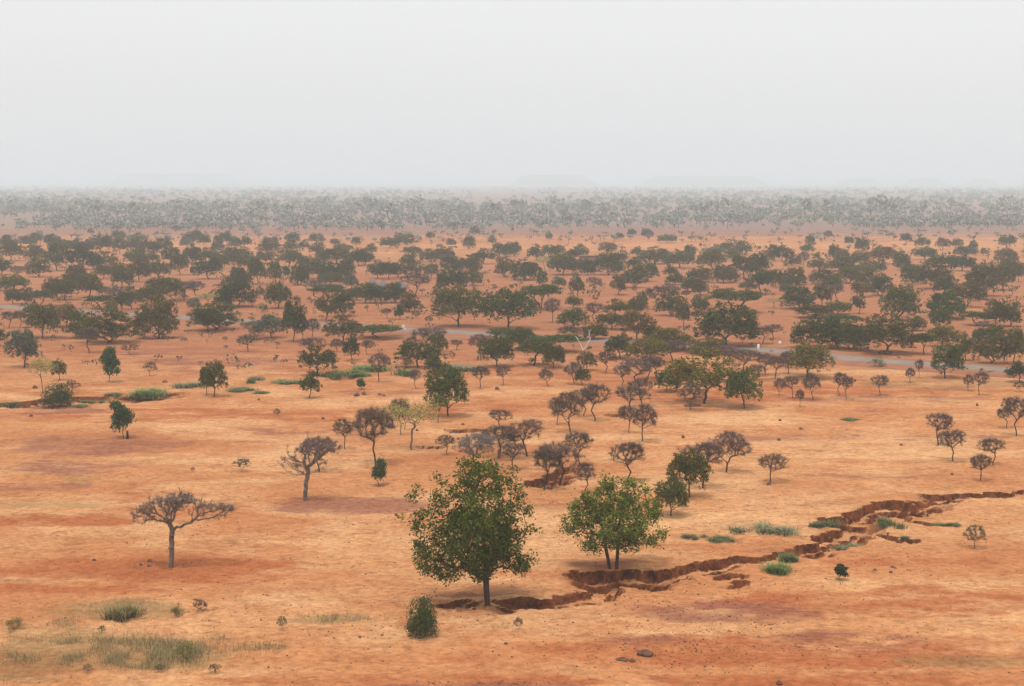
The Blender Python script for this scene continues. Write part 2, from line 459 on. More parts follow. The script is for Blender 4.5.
FIELDS['beltsoil'] = np.clip((GY - 170) / 60, 0, 1) * np.clip((620 - GY) / 200, 0, 1) * (0.65 + 0.5 * fbm(GX * 0.03, GY * 0.03, 75))
FIELDS['farplain_haze'] = np.clip((GY - 590) / 260 + (fbm(GX * 0.004, GY * 0.004, 71) - 0.5) * 0.8, 0, 1)  # grows with distance, painting haze into the far ground
nx_, ny_ = len(gx), len(gy)
idx = np.arange(nx_ * ny_).reshape(ny_, nx_)
quads = np.stack([idx[:-1, :-1], idx[:-1, 1:], idx[1:, 1:], idx[1:, :-1]], -1).reshape(-1, 4)
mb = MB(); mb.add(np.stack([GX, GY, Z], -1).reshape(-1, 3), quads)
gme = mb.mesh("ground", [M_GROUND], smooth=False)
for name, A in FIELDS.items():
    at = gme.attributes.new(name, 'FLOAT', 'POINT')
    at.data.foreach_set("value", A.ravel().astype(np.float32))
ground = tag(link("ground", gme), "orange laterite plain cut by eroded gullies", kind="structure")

def zat(x, y):
    i = int(np.clip(np.searchsorted(gy, y) - 1, 0, ny_ - 2)); j = int(np.clip(np.searchsorted(gx, x) - 1, 0, nx_ - 2))
    tx, ty = (x - gx[j]) / (gx[j + 1] - gx[j]), (y - gy[i]) / (gy[i + 1] - gy[i])
    a = Z[i, j] * (1 - tx) + Z[i, j + 1] * tx; b = Z[i + 1, j] * (1 - tx) + Z[i + 1, j + 1] * tx
    return float(a * (1 - ty) + b * ty)

# ------------------------------------------------------------------ road
rd = [P(x, y)[0][:2] for x, y in ((-60, 304), (60, 312), (230, 321.5), (420, 332), (540, 339), (760, 352), (860, 361.5), (985, 370.5), (1080, 378))]
e0 = rd[0] - rd[1]; e1 = rd[-1] - rd[-2]
rd = [rd[0] + e0 / np.linalg.norm(e0) * 250] + rd + [rd[-1] + e1 / np.linalg.norm(e1) * 80]
fine = []
for k in range(len(rd) - 1):      # Catmull-Rom through the survey points
    p0, p1, p2, p3 = rd[max(k - 1, 0)], rd[k], rd[k + 1], rd[min(k + 2, len(rd) - 1)]
    for t in np.linspace(0, 1, 14, endpoint=False):
        fine.append(0.5 * (2 * p1 + (p2 - p0) * t + (2 * p0 - 5 * p1 + 4 * p2 - p3) * t * t + (3 * p1 - p0 - 3 * p2 + p3) * t ** 3))
fine = np.array(fine)
tg = np.gradient(fine, axis=0); tg /= np.linalg.norm(tg, axis=1, keepdims=True)
nr = np.stack([tg[:, 1], -tg[:, 0]], 1)
if nr[len(nr) // 2, 1] > 0: nr = -nr        # towards the camera
def ribbon(name, prof, m, label):
    rows = []
    for off, z in prof:
        o = off + (vnoise(np.arange(len(fine)) * 0.8, np.full(len(fine), off * 3.1), 5) - 0.5) * (0.5 if abs(off) > 3.5 else 0.25)
        q = fine + nr * o[:, None]
        rows.append(np.concatenate([q, np.full((len(q), 1), z)], 1))
    V = np.stack(rows, 1); k = len(prof); n = len(fine)
    ix = np.arange(n * k).reshape(n, k)
    qd = np.stack([ix[:-1, :-1], ix[:-1, 1:], ix[1:, 1:], ix[1:, :-1]], -1).reshape(-1, 4)
    b = MB(); b.add(V, qd)
    return tag(link(name, b.mesh(name, [m], True)), label, kind="structure")
ribbon("road_shoulder", [(-6.5, -0.3), (-4.6, 0.30), (4.4, 0.30), (6.6, 0.02), (8.6, -0.35)], M_SHOULDER, "dark brown gravel shoulder along the grey road")
ribbon("road", [(-2.4, 0.308), (-2.3, 0.34), (2.2, 0.34), (2.3, 0.308)], M_ROAD, "straight grey asphalt road crossing the plain")

# ------------------------------------------------------------------ hills on the horizon
def mesa(px0, px1, top_y, D, label, rough=0.3, flat=0.55, seed=1):
    rng = np.random.default_rng(seed)
    x0, x1 = (px0 - 512) / F * D, (px1 - 512) / F * D
    hgt = H + (HORIZON - top_y) / F * D
    cx, rx, ry = (x0 + x1) / 2, (x1 - x0) / 2, (x1 - x0) / 2 * 0.7
    na, nrad = 72, 14
    V, Q = [], []
    for i in range(nrad + 1):
        q = i / nrad
        for k in range(na):
            a = 2 * math.pi * k / na
            wv = 1 + rough * (fbm(np.array([math.cos(a) * 2 + seed]), np.array([math.sin(a) * 2.0]), seed)[0] - 0.5) * 2
            z = hgt * (1 - float(sstep(flat, 1.0, np.array(q)))) - 1.0
            z *= 1 - 0.12 * q * vnoise(np.array([math.cos(a) * q * 3 + seed]), np.array([math.sin(a) * q * 3]), seed)[0]
            V.append((cx + math.cos(a) * rx * q * wv, D + math.sin(a) * ry * q * wv, z))
    for i in range(nrad):
        for k in range(na):
            Q.append((i * na + k, i * na + (k + 1) % na, (i + 1) * na + (k + 1) % na, (i + 1) * na + k))
    b = MB(); b.add(V, Q)
    return tag(link("hill", b.mesh("hill", [M_HILL], True)), label, kind="structure")
mesa(505, 598, 174.8, 6900, "flat topped hill faint in the haze on the horizon", seed=2)
mesa(630, 768, 175.8, 7200, "long low table hill faint in the haze", seed=3, flat=0.7)
mesa(105, 250, 174, 8400, "faintest table hill in the white haze", seed=4, flat=0.75)
mesa(828, 885, 178, 7400, "low rounded hill in the haze", seed=5, flat=0.3)
mesa(895, 950, 177.4, 7200, "twin humped low hill in the haze", seed=6, flat=0.35, rough=0.3)
mesa(955, 1003, 178.4, 7300, "small low hill in the haze", seed=7, flat=0.25)

# ------------------------------------------------------------------ tree skeletons
class Skel:
    def __init__(self):
        self.p, self.par = [], []
    def add(self, p, par):
        self.p.append(np.asarray(p, float)); self.par.append(par)
        return len(self.p) - 1
    def chain(self, pts, par=-1):
        for q in pts: par = self.add(q, par)
        return par
    def reach(self, rng, targets, start, seg=0.12, lag=0.35, jit=0.22, lift=0.15):
        """Branch out to each target from the node that makes the shortest way, nearest targets first."""
        base = self.p[start]
        plen = {}
        def pl(i):
            if i not in plen:
                plen[i] = 0.0 if self.par[i] < 0 else pl(self.par[i]) + np.linalg.norm(self.p[i] - self.p[self.par[i]])
            return plen[i]
        order = np.argsort([np.linalg.norm(t - base) for t in targets])
        tips = []
        for k in order:
            t = targets[k]
            ids = np.arange(start, len(self.p)) if start > 0 else np.arange(len(self.p))
            pts = np.array([self.p[i] for i in ids])
            d = np.linalg.norm(pts - t, axis=1) + lag * np.array([pl(i) for i in ids])
            d += np.where(pts[:, 2] > t[2] + 0.05, 0.25, 0)
            i = int(ids[np.argmin(d)])
            a = self.p[i]; L = np.linalg.norm(t - a)
            n = max(2, int(L / seg) + 1)
            mid_up = np.array([0, 0, lift * L])
            j = rng.normal(size=3) * jit * L * 0.35
            par = i
            for s in range(1, n + 1):
                u = s / n
                q = a + (t - a) * u + (mid_up + j) * (u * (1 - u) * 2.0) * (1 if s < n else 0)
                if s < n: q = q + rng.normal(size=3) * jit * seg * 0.35
                par = self.add(q, par)
            tips.append(par)
        return tips
    def radii(self, tip=0.006, power=2.2, rmax=None):
        n = len(self.p); acc = np.zeros(n); r = np.zeros(n)
        for i in range(n - 1, -1, -1):
            r[i] = max(tip, acc[i] ** (1 / power)) if acc[i] > 0 else tip
            if self.par[i] >= 0: acc[self.par[i]] += r[i] ** power
        if rmax: r *= np.where(r > tip * 1.5, 1, 1) * 1.0; r = tip + (r - tip) * (rmax - tip) / max(r.max() - tip, 1e-6)
        return r
    def limbs(self, trunk_n):
        """For each node the number of the limb it belongs to (-1 for the trunk)."""
        g = np.full(len(self.p), -1); k = 0
        for i in range(trunk_n, len(self.p)):
            if self.par[i] < trunk_n: g[i] = k; k += 1
            else: g[i] = g[self.par[i]]
        return g, k
    def wood(self, mb, r, sel=None, m=0, thick=0.03):
        i = np.array([k for k in range(len(self.p)) if self.par[k] >= 0 and (sel is None or sel[k])])
        if len(i) == 0: return False
        pa = np.array(self.par)[i]
        p = np.array(self.p)
        big = r[i] > thick
        for s, k in ((7, big), (4, ~big)):
            if k.any(): tubes(mb, p[pa[k]], p[i[k]], np.minimum(r[pa[k]], r[i[k]] * 1.6), r[i[k]], s, m)
        return True

def lobes_dome(rng, n, w=1.0, z0=0.28, z1=1.0, flat=False):
    """Lobe centres and radii that make one uneven crown (crown width 1, tree height 1)."""
    L = []
    for _ in range(n):
        a = rng.uniform(0, 6.283); q = math.sqrt(rng.uniform(0.02, 1)) * 0.36
        if flat: z = z0 + (z1 - z0) * (0.62 + 0.2 * (1 - (q / 0.36) ** 2)) + rng.normal() * 0.03; rad = (rng.uniform(0.12, 0.2), rng.uniform(0.09, 0.14))
        else:
            top = z0 + (z1 - z0) * math.sqrt(max(0.0, 1 - (q / 0.47) ** 2))
            z = rng.uniform(z0 + 0.16, max(z0 + 0.17, top - 0.12)); rad = (rng.uniform(0.13, 0.2), rng.uniform(0.12, 0.19))
        L.append((math.cos(a) * q * w, math.sin(a) * q * w, z, *rad))
    return L

def lobe_points(rng, L, n, fill=0.35):
    k = rng.integers(0, len(L), n); A = np.array(L)[k]
    d = rng.normal(size=(n, 3)); d /= np.linalg.norm(d, axis=1, keepdims=True)
    d[:, 2] = np.where((d[:, 2] < -0.35) & (rng.random(n) < 0.7), -d[:, 2], d[:, 2])
    q = np.where(rng.random(n) < fill, rng.random(n) ** 0.5, rng.uniform(0.85, 1.06, n))[:, None]
    return np.stack([A[:, 0], A[:, 1], A[:, 2]], 1) + d * q * np.stack([A[:, 3], A[:, 3], A[:, 4]], 1)

def normalise(c, *arrs):
    return arrs

def leafy_proto(seed, n_lobes=12, n_cl=210, per=21, leaf=0.042, z0=0.25, flat=False, stems=1, trunk_h=0.22, r0=0.024, narrow=False, spread=0.022, twig=True, droop=0.15, core=1.25):
    rng = np.random.default_rng(seed)
    L = lobes_dome(rng, n_lobes, 1.0, z0, 1.0, flat)
    if narrow:
        L = [(rng.normal() * 0.12, rng.normal() * 0.12, z0 + 0.1 + (0.9 - z0) * (i + 0.5) / n_lobes, 0.28 * (1 - 0.55 * i / n_lobes) + 0.05, 0.13) for i in range(n_lobes)]
    cl = lobe_points(rng, L, n_cl)
    if not narrow and core > 0:
        nc = int(n_cl * core); a_ = rng.uniform(0, 6.283, nc); q_ = np.sqrt(rng.random(nc)) * 0.46
        lump = 0.72 + 0.5 * vnoise(np.cos(a_) * 1.6 + seed, np.sin(a_) * 1.6, seed)
        zt = z0 + (1 - z0) * (0.80 if flat else 1.0) * np.sqrt(np.maximum(0.02, 1 - (q_ / 0.5) ** 2)) * (0.82 + 0.25 * vnoise(np.cos(a_) * q_ * 8 + seed, np.sin(a_) * q_ * 8, seed + 5))
        zb = z0 + (0.45 if flat else 0.0) * (1 - z0) + 0.10 * (1 - q_ / 0.46)
        u_ = rng.random(nc) ** 0.8
        cl = np.concatenate([cl, np.stack([np.cos(a_) * q_ * lump, np.sin(a_) * q_ * lump, zb + (np.maximum(zt, zb + 0.03) - zb) * u_], 1)])
    cl[:, 2] = np.maximum(cl[:, 2], z0)
    S = Skel()
    lean = rng.normal(size=2) * 0.035
    for s in range(stems):
        off = np.array([rng.normal() * 0.006, rng.normal() * 0.006, 0]) if stems > 1 else np.zeros(3)
        out = rng.normal(size=2) * (0.09 if stems > 1 else 0.02)
        S.chain([off + np.array([(lean[0] + out[0]) * u, (lean[1] + out[1]) * u, trunk_h * u - 0.02]) + np.append(rng.normal(size=2) * 0.006, 0) for u in np.linspace(0, 1, 5)])
    tn = len(S.p)
    sub = cl[rng.choice(len(cl), min(len(cl), 60), replace=False)] if True else cl
    S.reach(rng, list(sub * np.array([0.93, 0.93, 0.97])), 0, seg=0.09, lag=0.25, jit=0.35)
    r = S.radii(0.0022, 2.1, r0)
    pts = np.repeat(cl, per, 0) + rng.normal(size=(len(cl) * per, 3)) * spread
    # normalise the crown's width and the tree's height to 1
    w = (np.percentile(pts[:, 0], 97) - np.percentile(pts[:, 0], 3) + np.percentile(pts[:, 1], 97) - np.percentile(pts[:, 1], 3)) / 2
    h = np.percentile(pts[:, 2], 98.5)
    sc = np.array([1 / w, 1 / w, 1 / h])
    S.p = [q * sc for q in S.p]; pts = pts * sc
    return S, r, tn, pts, rng, leaf, droop

def leafy_meshes(name, seed, bark=None, **kw):
    S, r, tn, pts, rng, leaf, droop = leafy_proto(seed, **kw)
    b = MB(); S.wood(b, r, None, 0, 0.012)
    wood = b.mesh("trunk", [bark or M_BARK], True)
    c = MB(); leaves(c, rng, pts, leaf, 0, droop, 0.6)
    crown = c.mesh("crown", [M_LEAF])
    j = MB(); S.wood(j, r, None, 0, 0.012); leaves(j, rng, pts[::3], leaf * 1.7, 1, droop, 0.6)
    both = j.mesh(name, [bark or M_BARK, M_LEAF])
    return wood, crown, both

def bare_skel(seed, n_t=70, z0=0.35, flat=0.5, trunk_h=0.3, lean=0.05, r0=0.018, wide=0.47, asym=(0, 0), fork=False, inner=0.3):
    rng = np.random.default_rng(seed)
    T = []
    while len(T) < n_t:
        a = rng.uniform(0, 6.283); q = math.sqrt(rng.random()) * wide
        top = z0 + (1 - z0) * (flat + (1 - flat) * math.sqrt(max(0, 1 - (q / (wide * 1.05)) ** 2)))
        low = z0 + (1 - z0) * inner * (q / wide) ** 0.5
        z = top - abs(rng.normal()) * 0.10 if rng.random() < 0.45 else rng.uniform(low, top)
        f = 0.6 + 0.4 * vnoise(np.array([a * 1.1 + seed]), np.array([seed * 3.1]), 3)[0]
        T.append(np.array([math.cos(a) * q * f * 1.2 + asym[0], math.sin(a) * q * f * 1.2 + asym[1], max(z, z0 * 0.8)]))
    S = Skel()
    k = rng.normal(size=2) * 0.009
    S.chain([np.array([lean * u * u * 2 + k[0] * math.sin(u * 5), k[1] * math.sin(u * 4), trunk_h * u - 0.02]) for u in np.linspace(0, 1, 6)])
    tn = len(S.p)
    tips = S.reach(rng, T, 5 if not fork else 2, seg=0.07, lag=0.28, jit=0.2, lift=0.0)
    r = S.radii(0.0018, 2.05, r0)
    return S, r, tn, tips, rng

def twigs_for(mb, S, rng, tips, n_each=7, length=0.09, rad=0.0035, m=0, extra=900):
    p = np.array(S.p); par = np.array(S.par)
    ids = np.repeat(np.array(tips), n_each)
    d0 = p[ids] - p[par[ids]]; d0 /= np.maximum(np.linalg.norm(d0, axis=1, keepdims=True), 1e-6)
    d = d0 * 0.7 + rng.normal(size=(len(ids), 3)) * 0.75 + np.array([0, 0, 0.12])
    d /= np.linalg.norm(d, axis=1, keepdims=True)
    e = p[ids] + d * (length * rng.uniform(0.2, 1.2, len(ids)))[:, None]
    spikes(mb, p[ids], e, rad, m)
    # second order twigs along the thin branches
    if extra:
        hi = np.where((p[:, 2] > p[:, 2].max() * 0.42) & (par >= 0))[0]
        ids = rng.choice(hi, extra)
        t = rng.random((extra, 1)); q = p[par[ids]] * (1 - t) + p[ids] * t
        d0 = p[ids] - p[par[ids]]; d0 /= np.maximum(np.linalg.norm(d0, axis=1, keepdims=True), 1e-6)
        d = d0 * 0.5 + rng.normal(size=(extra, 3)) * 0.7 + np.array([0, 0, 0.15]); d /= np.linalg.norm(d, axis=1, keepdims=True)
        spikes(mb, q, q + d * (length * rng.uniform(0.3, 1.0, extra))[:, None], rad * 0.9, m)

def bare_meshes(name, seed, twl=0.14, ne=14, extra=3600, trad=0.0022, **kw):
    S, r, tn, tips, rng = bare_skel(seed, **kw)
    p = np.array(S.p); ti = np.array(tips)
    w = ((p[:, 0].max() - p[:, 0].min()) + (p[:, 1].max() - p[:, 1].min())) / 2 + twl * 1.1; h = p[:, 2].max() + twl * 0.5
    S.p = [q * np.array([1 / w, 1 / w, 1 / h]) for q in S.p]
    thick = r > 0.0065
    thick[:tn] = True
    b = MB(); S.wood(b, r, thick, 0, 0.015); wood = b.mesh("trunk", [M_BARK], True)
    c = MB(); S.wood(c, r, ~thick, 0, 1.0); twigs_for(c, S, rng, tips, ne, twl, trad, 0, extra)
    crown = c.mesh("crown", [M_TWIG])
    j = MB(); S.wood(j, r, thick, 0, 0.015); S.wood(j, r, ~thick, 1, 1.0); twigs_for(j, S, rng, tips, ne, twl, trad * 1.2, 1, extra)
    return wood, crown, j.mesh(name, [M_BARK, M_TWIG])

PROTO = {
    'G': [leafy_meshes("acacia_tree", 100 + i, n_lobes=9 + i % 4, z0=(0.20, 0.12, 0.24, 0.10, 0.18, 0.09, 0.26, 0.14, 0.2)[i], stems=(1, 2, 1, 3, 1, 2, 1, 2, 1)[i], trunk_h=(0.2, 0.12, 0.26, 0.12, 0.22, 0.1, 0.28, 0.14, 0.2)[i], core=(1.25, 1.4, 0.8, 1.5, 1.1, 1.5, 0.6, 1.0, 1.3)[i]) for i in range(9)],
    'F': [leafy_meshes("umbrella_acacia", 140 + i, n_lobes=14, z0=0.3, flat=True, trunk_h=0.3, r0=0.024, stems=1 + i, n_cl=190, spread=0.02) for i in range(3)],
    'N': [leafy_meshes("slender_tree", 160 + i, n_lobes=7, n_cl=190, z0=0.26, narrow=True, trunk_h=0.3, r0=0.02, leaf=0.09, spread=0.05) for i in range(2)],
    'Y': [leafy_meshes("pale_acacia", 170 + i, n_lobes=10, n_cl=130, per=13, z0=0.45, flat=i == 0, trunk_h=0.42, r0=0.02, leaf=0.034, spread=0.03, core=0.5, bark=M_GREYBARK) for i in range(2)],
    'S': [leafy_meshes("shrub", 180 + i, n_lobes=8, n_cl=(230, 90, 75)[i], core=(1.25, 0.3, 0.2)[i], per=14, z0=0.04, trunk_h=0.08, stems=4, r0=0.016, leaf=0.055, spread=0.06) for i in range(3)],
    'B': [bare_meshes("bare_tree", 200 + i, z0=(0.4, 0.35, 0.45, 0.3, 0.42, 0.38)[i], flat=(0.7, 0.5, 0.78, 0.35, 0.6, 0.65)[i], trunk_h=(0.34, 0.28, 0.4, 0.25, 0.38, 0.3)[i], lean=(0.02, -0.03, 0.05, 0.01, -0.015, 0.05)[i], n_t=(130, 150, 120, 170, 140, 125)[i]) for i in range(6)],
    'T': [bare_meshes("dry_shrub", 230 + i, z0=0.12, flat=0.3, trunk_h=0.08, n_t=80, r0=0.011, twl=0.16, ne=14, extra=900, trad=0.0042, fork=True) for i in range(2)],
}
PROTO['O'] = PROTO['G']; PROTO['E'] = PROTO['G']; PROTO['Q'] = PROTO['S']
KIND = {'G': ("acacia_tree", "tree"), 'F': ("umbrella_acacia", "tree"), 'N': ("slender_tree", "tree"), 'Y': ("pale_acacia", "tree"), 'S': ("green_shrub", "shrub"), 'Q': ("green_shrub", "shrub"),
        'B': ("bare_tree", "tree"), 'T': ("dry_shrub", "shrub"), 'O': ("thorn_tree", "tree"), 'E': ("grey_acacia", "tree")}
TINT = {'G': (0.074, 0.080, 0.021), 'F': (0.078, 0.088, 0.021), 'N': (0.070, 0.092, 0.038), 'Y': (0.27, 0.24, 0.075), 'S': (0.075, 0.090, 0.032), 'Q': (0.135, 0.135, 0.05), 'B': (0.112, 0.070, 0.056),
        'T': (0.10, 0.075, 0.05), 'O': (0.108, 0.083, 0.026), 'E': (0.105, 0.110, 0.075)}
LOOK = {'G': "dark green domed acacia", 'F': "flat topped green umbrella acacia", 'N': "slender upright green tree", 'Y': "pale yellow green acacia", 'S': "low dark green shrub", 'Q': "low bright green shrub",
        'B': "bare purplish brown tree", 'T': "low dry twiggy shrub", 'O': "olive brown domed thorn tree", 'E': "grey green hazy acacia"}

# ------------------------------------------------------------------ huts behind the road
def solid_ring(b, prof, n=20, wob=0.0, seed=0, m=0):
    V = []
    for r, z in prof:
        for k in range(n):
            a = 2 * math.pi * k / n
            q = 1 + wob * (vnoise(np.array([k * 1.7 + seed]), np.array([z * 2.0]), seed)[0] - 0.5)
            V.append((r * q * math.cos(a), r * q * math.sin(a), z))
    Q = [(i * n + k, i * n + (k + 1) % n, (i + 1) * n + (k + 1) % n, (i + 1) * n + k) for i in range(len(prof) - 1) for k in range(n)]
    b.add(V, Q, m)

def box(b, x0, x1, y0, y1, z0, z1, m=0):
    V = [(x, y, z) for z in (z0, z1) for y in (y0, y1) for x in (x0, x1)]
    b.add(V, [(0, 2, 3, 1), (4, 5, 7, 6), (0, 1, 5, 4), (2, 6, 7, 3), (0, 4, 6, 2), (1, 3, 7, 5)], m)

def hut(px, py, wpx, hpx, label, seed):
    c, d = P(px, py); s = d / F
    r, h = wpx * s / 2, hpx * s
    root = tag(empty("thatched_hut", (c[0], c[1], zat(c[0], c[1]) - 0.02), seed), label, "hut", "huts and houses in the tree belt")
    b = MB(); solid_ring(b, [(r * 0.72, 0), (r * 0.72, h * 0.5), (0.05, h * 0.52)], 20, 0.05, seed)
    link("wall", b.mesh("wall", [M_MUD]), root)
    b = MB(); solid_ring(b, [(r * 0.7, h * 0.36), (r * 1.0, h * 0.36), (r * 0.98, h * 0.42), (r * 0.66, h * 0.62), (r * 0.3, h * 0.88), (r * 0.08, h), (0.01, h * 1.03)], 24, 0.08, seed + 3)
    link("roof", b.mesh("roof", [M_THATCH]), root)
    b = MB(); box(b, -0.32, 0.32, -r * 0.72 - 0.03, -r * 0.68, 0.0, h * 0.42)
    o = link("door", b.mesh("door", [M_DOOR]), root); o.rotation_euler = (0, 0, -seed + 0.35)
    return root
hut(372.5, 289, 15, 11, "thatched hut with grey cone roof, left of two side by side in the belt", 1)
hut(383, 290, 13, 10, "thatched hut with grey cone roof, right of two side by side in the belt", 2)
hut(400, 292, 18, 12, "broad thatched hut at the foot of the grey purple leafless dome", 3)
hut(340, 291, 9, 8, "little thatched hut with pointed roof among olive trees", 4)
c, d = P(589, 264); s = d / F
root = tag(empty("mud_house", (c[0], c[1], 0), 0.15), "small flat roofed brown mud house in the tree belt", "house", "huts and houses in the tree belt")
b = MB(); box(b, -2.6, 2.6, -1.8, 1.8, -0.1, 2.3); link("wall", b.mesh("wall", [M_MUD]), root)
b = MB(); box(b, -2.75, 2.75, -1.95, 1.95, 2.303, 2.55); link("roof", b.mesh("roof", [M_MUD]), root)
b = MB(); box(b, -1.6, -0.8, -1.86, -1.803, -0.05, 1.75); link("door", b.mesh("door", [M_DOOR]), root)

# ------------------------------------------------------------------ road furniture
c, d = P(403.3, 336); s = d / F
root = tag(empty("road_sign", (c[0], c[1], 0.0), 0.2), "white triangular road sign on a thin post at the road's edge", "sign")
b = MB(); tubes(b, [(0, 0, -0.3)], [(0, 0, 1.75)], [0.04], [0.04], 8); link("post", b.mesh("post", [M_STEEL]), root)
b = MB()
T = [(-0.5, 1.05), (0.5, 1.05), (0.0, 1.92)]
V = [(x, -0.065, z) for x, z in T] + [(x, -0.045, z) for x, z in T]
b.add(V, [(0, 1, 2), (5, 4, 3)]); b.add(V, [(0, 3, 4, 1), (1, 4, 5, 2), (2, 5, 3, 0)])
link("panel", b.mesh("panel", [M_WHITE]), root)
c, d = P(758.3, 352.5)
b = MB(); solid_ring(b, [(0.0, -0.3), (0.16, -0.3), (0.16, 0.95), (0.12, 1.05), (0.0, 1.08)], 12)
o = link("marker_post", b.mesh("marker_post", [M_WHITE], True)); o.location = (c[0], c[1], 0.1)
tag(o, "white roadside marker post above the dark bare trees", "post")
c, d = P(780, 344.5)
b = MB(); box(b, -0.19, 0.19, -0.12, 0.12, -0.1, 0.36); solid_ring(b, [(0.19, 0.362), (0.15, 0.46), (0.0, 0.5)], 14)
o = link("kilometre_stone", b.mesh("kilometre_stone", [M_WHITE])); o.location = (c[0], c[1], 0)
tag(o, "tiny white stone standing on red soil behind the road", "stone")
c, d = P(127.5, 439.5)
b = MB(); solid_ring(b, [(0.0, -0.1), (0.13, -0.1), (0.11, 0.5), (0.09, 0.78), (0.0, 0.8)], 9, 0.25, 5)
o = link("tree_stump", b.mesh("tree_stump", [M_BARK])); o.location = (c[0], c[1], zat(c[0], c[1]))
tag(o, "thin cut stump beside the small lollipop shaped tree", "stump")

# a goat under the tree at the road's end
def goat(px, py, label):
    c, d = P(px, py)
    body = [(-0.42, 0, 0.62), (-0.1, 0, 0.6), (0.28, 0, 0.62), (0.46, 0, 0.8), (0.58, 0, 0.92), (0.76, 0, 0.84)]
    rad = [0.15, 0.19, 0.17, 0.10, 0.09, 0.05]
    edges = [(k, k + 1) for k in range(5)]
    for base, sx in ((0, -0.02), (2, 0.02)):
        for sy in (-0.1, 0.1):
            n = len(body)
            x = body[base][0]
            body += [(x, sy, 0.42), (x - 0.05 if base == 0 else x + 0.02, sy, 0.24), (x + sx, sy, 0.0)]
            rad += [0.075, 0.04, 0.03]; edges += [(base, n), (n, n + 1), (n + 1, n + 2)]
    n = len(body); body.append((-0.58, 0, 0.72)); rad.append(0.03); edges.append((0, n))
    me = bpy.data.meshes.new("goat"); me.from_pydata(body, edges, [])
    o = link("goat", me)
    def b_goat(nt, out):
        tc = N(nt, "ShaderNodeTexCoord"); sp = N(nt, "ShaderNodeSeparateXYZ"); nt.links.new(tc.outputs['Object'], sp.inputs[0])
        k = ramp(nt, sp.outputs[0], 0.16, 0.24, (0.72, 0.68, 0.62, 1), (0.03, 0.025, 0.02, 1))
        p = N(nt, "ShaderNodeBsdfDiffuse"); nt.links.new(k, p.inputs[0]); nt.links.new(p.outputs[0], out.inputs[0])
    me.materials.append(mat("goat_coat", b_goat))
    sk = o.modifiers.new("skin", 'SKIN')
    if me.skin_vertices:
        for v, r in zip(me.skin_vertices[0].data, rad): v.radius = (r, r)
        me.skin_vertices[0].data[1].use_root = True
    o.modifiers.new("smooth", 'SUBSURF').render_levels = 2
    o.location = (c[0], c[1], zat(c[0], c[1])); o.rotation_euler = (0, 0, 0.15)
    for sy in (-1, 1):
        b = MB(); tubes(b, [(0.55, sy * 0.05, 0.97), (0.5, sy * 0.07, 1.06)], [(0.5, sy * 0.07, 1.06), (0.42, sy * 0.09, 1.1)], [0.02, 0.016], [0.016, 0.006], 5); link("horn", b.mesh("horn", [M_BARK]), o)
        b = MB(); leaves(b, np.random.default_rng(3), np.array([(0.56, sy * 0.13, 0.9)] * 3), 0.14); link("ear", b.mesh("ear", [M_DOOR]), o)
    tag(o, label, "goat")
goat(1002, 361.5, "white goat with a black front end under roadside trees")

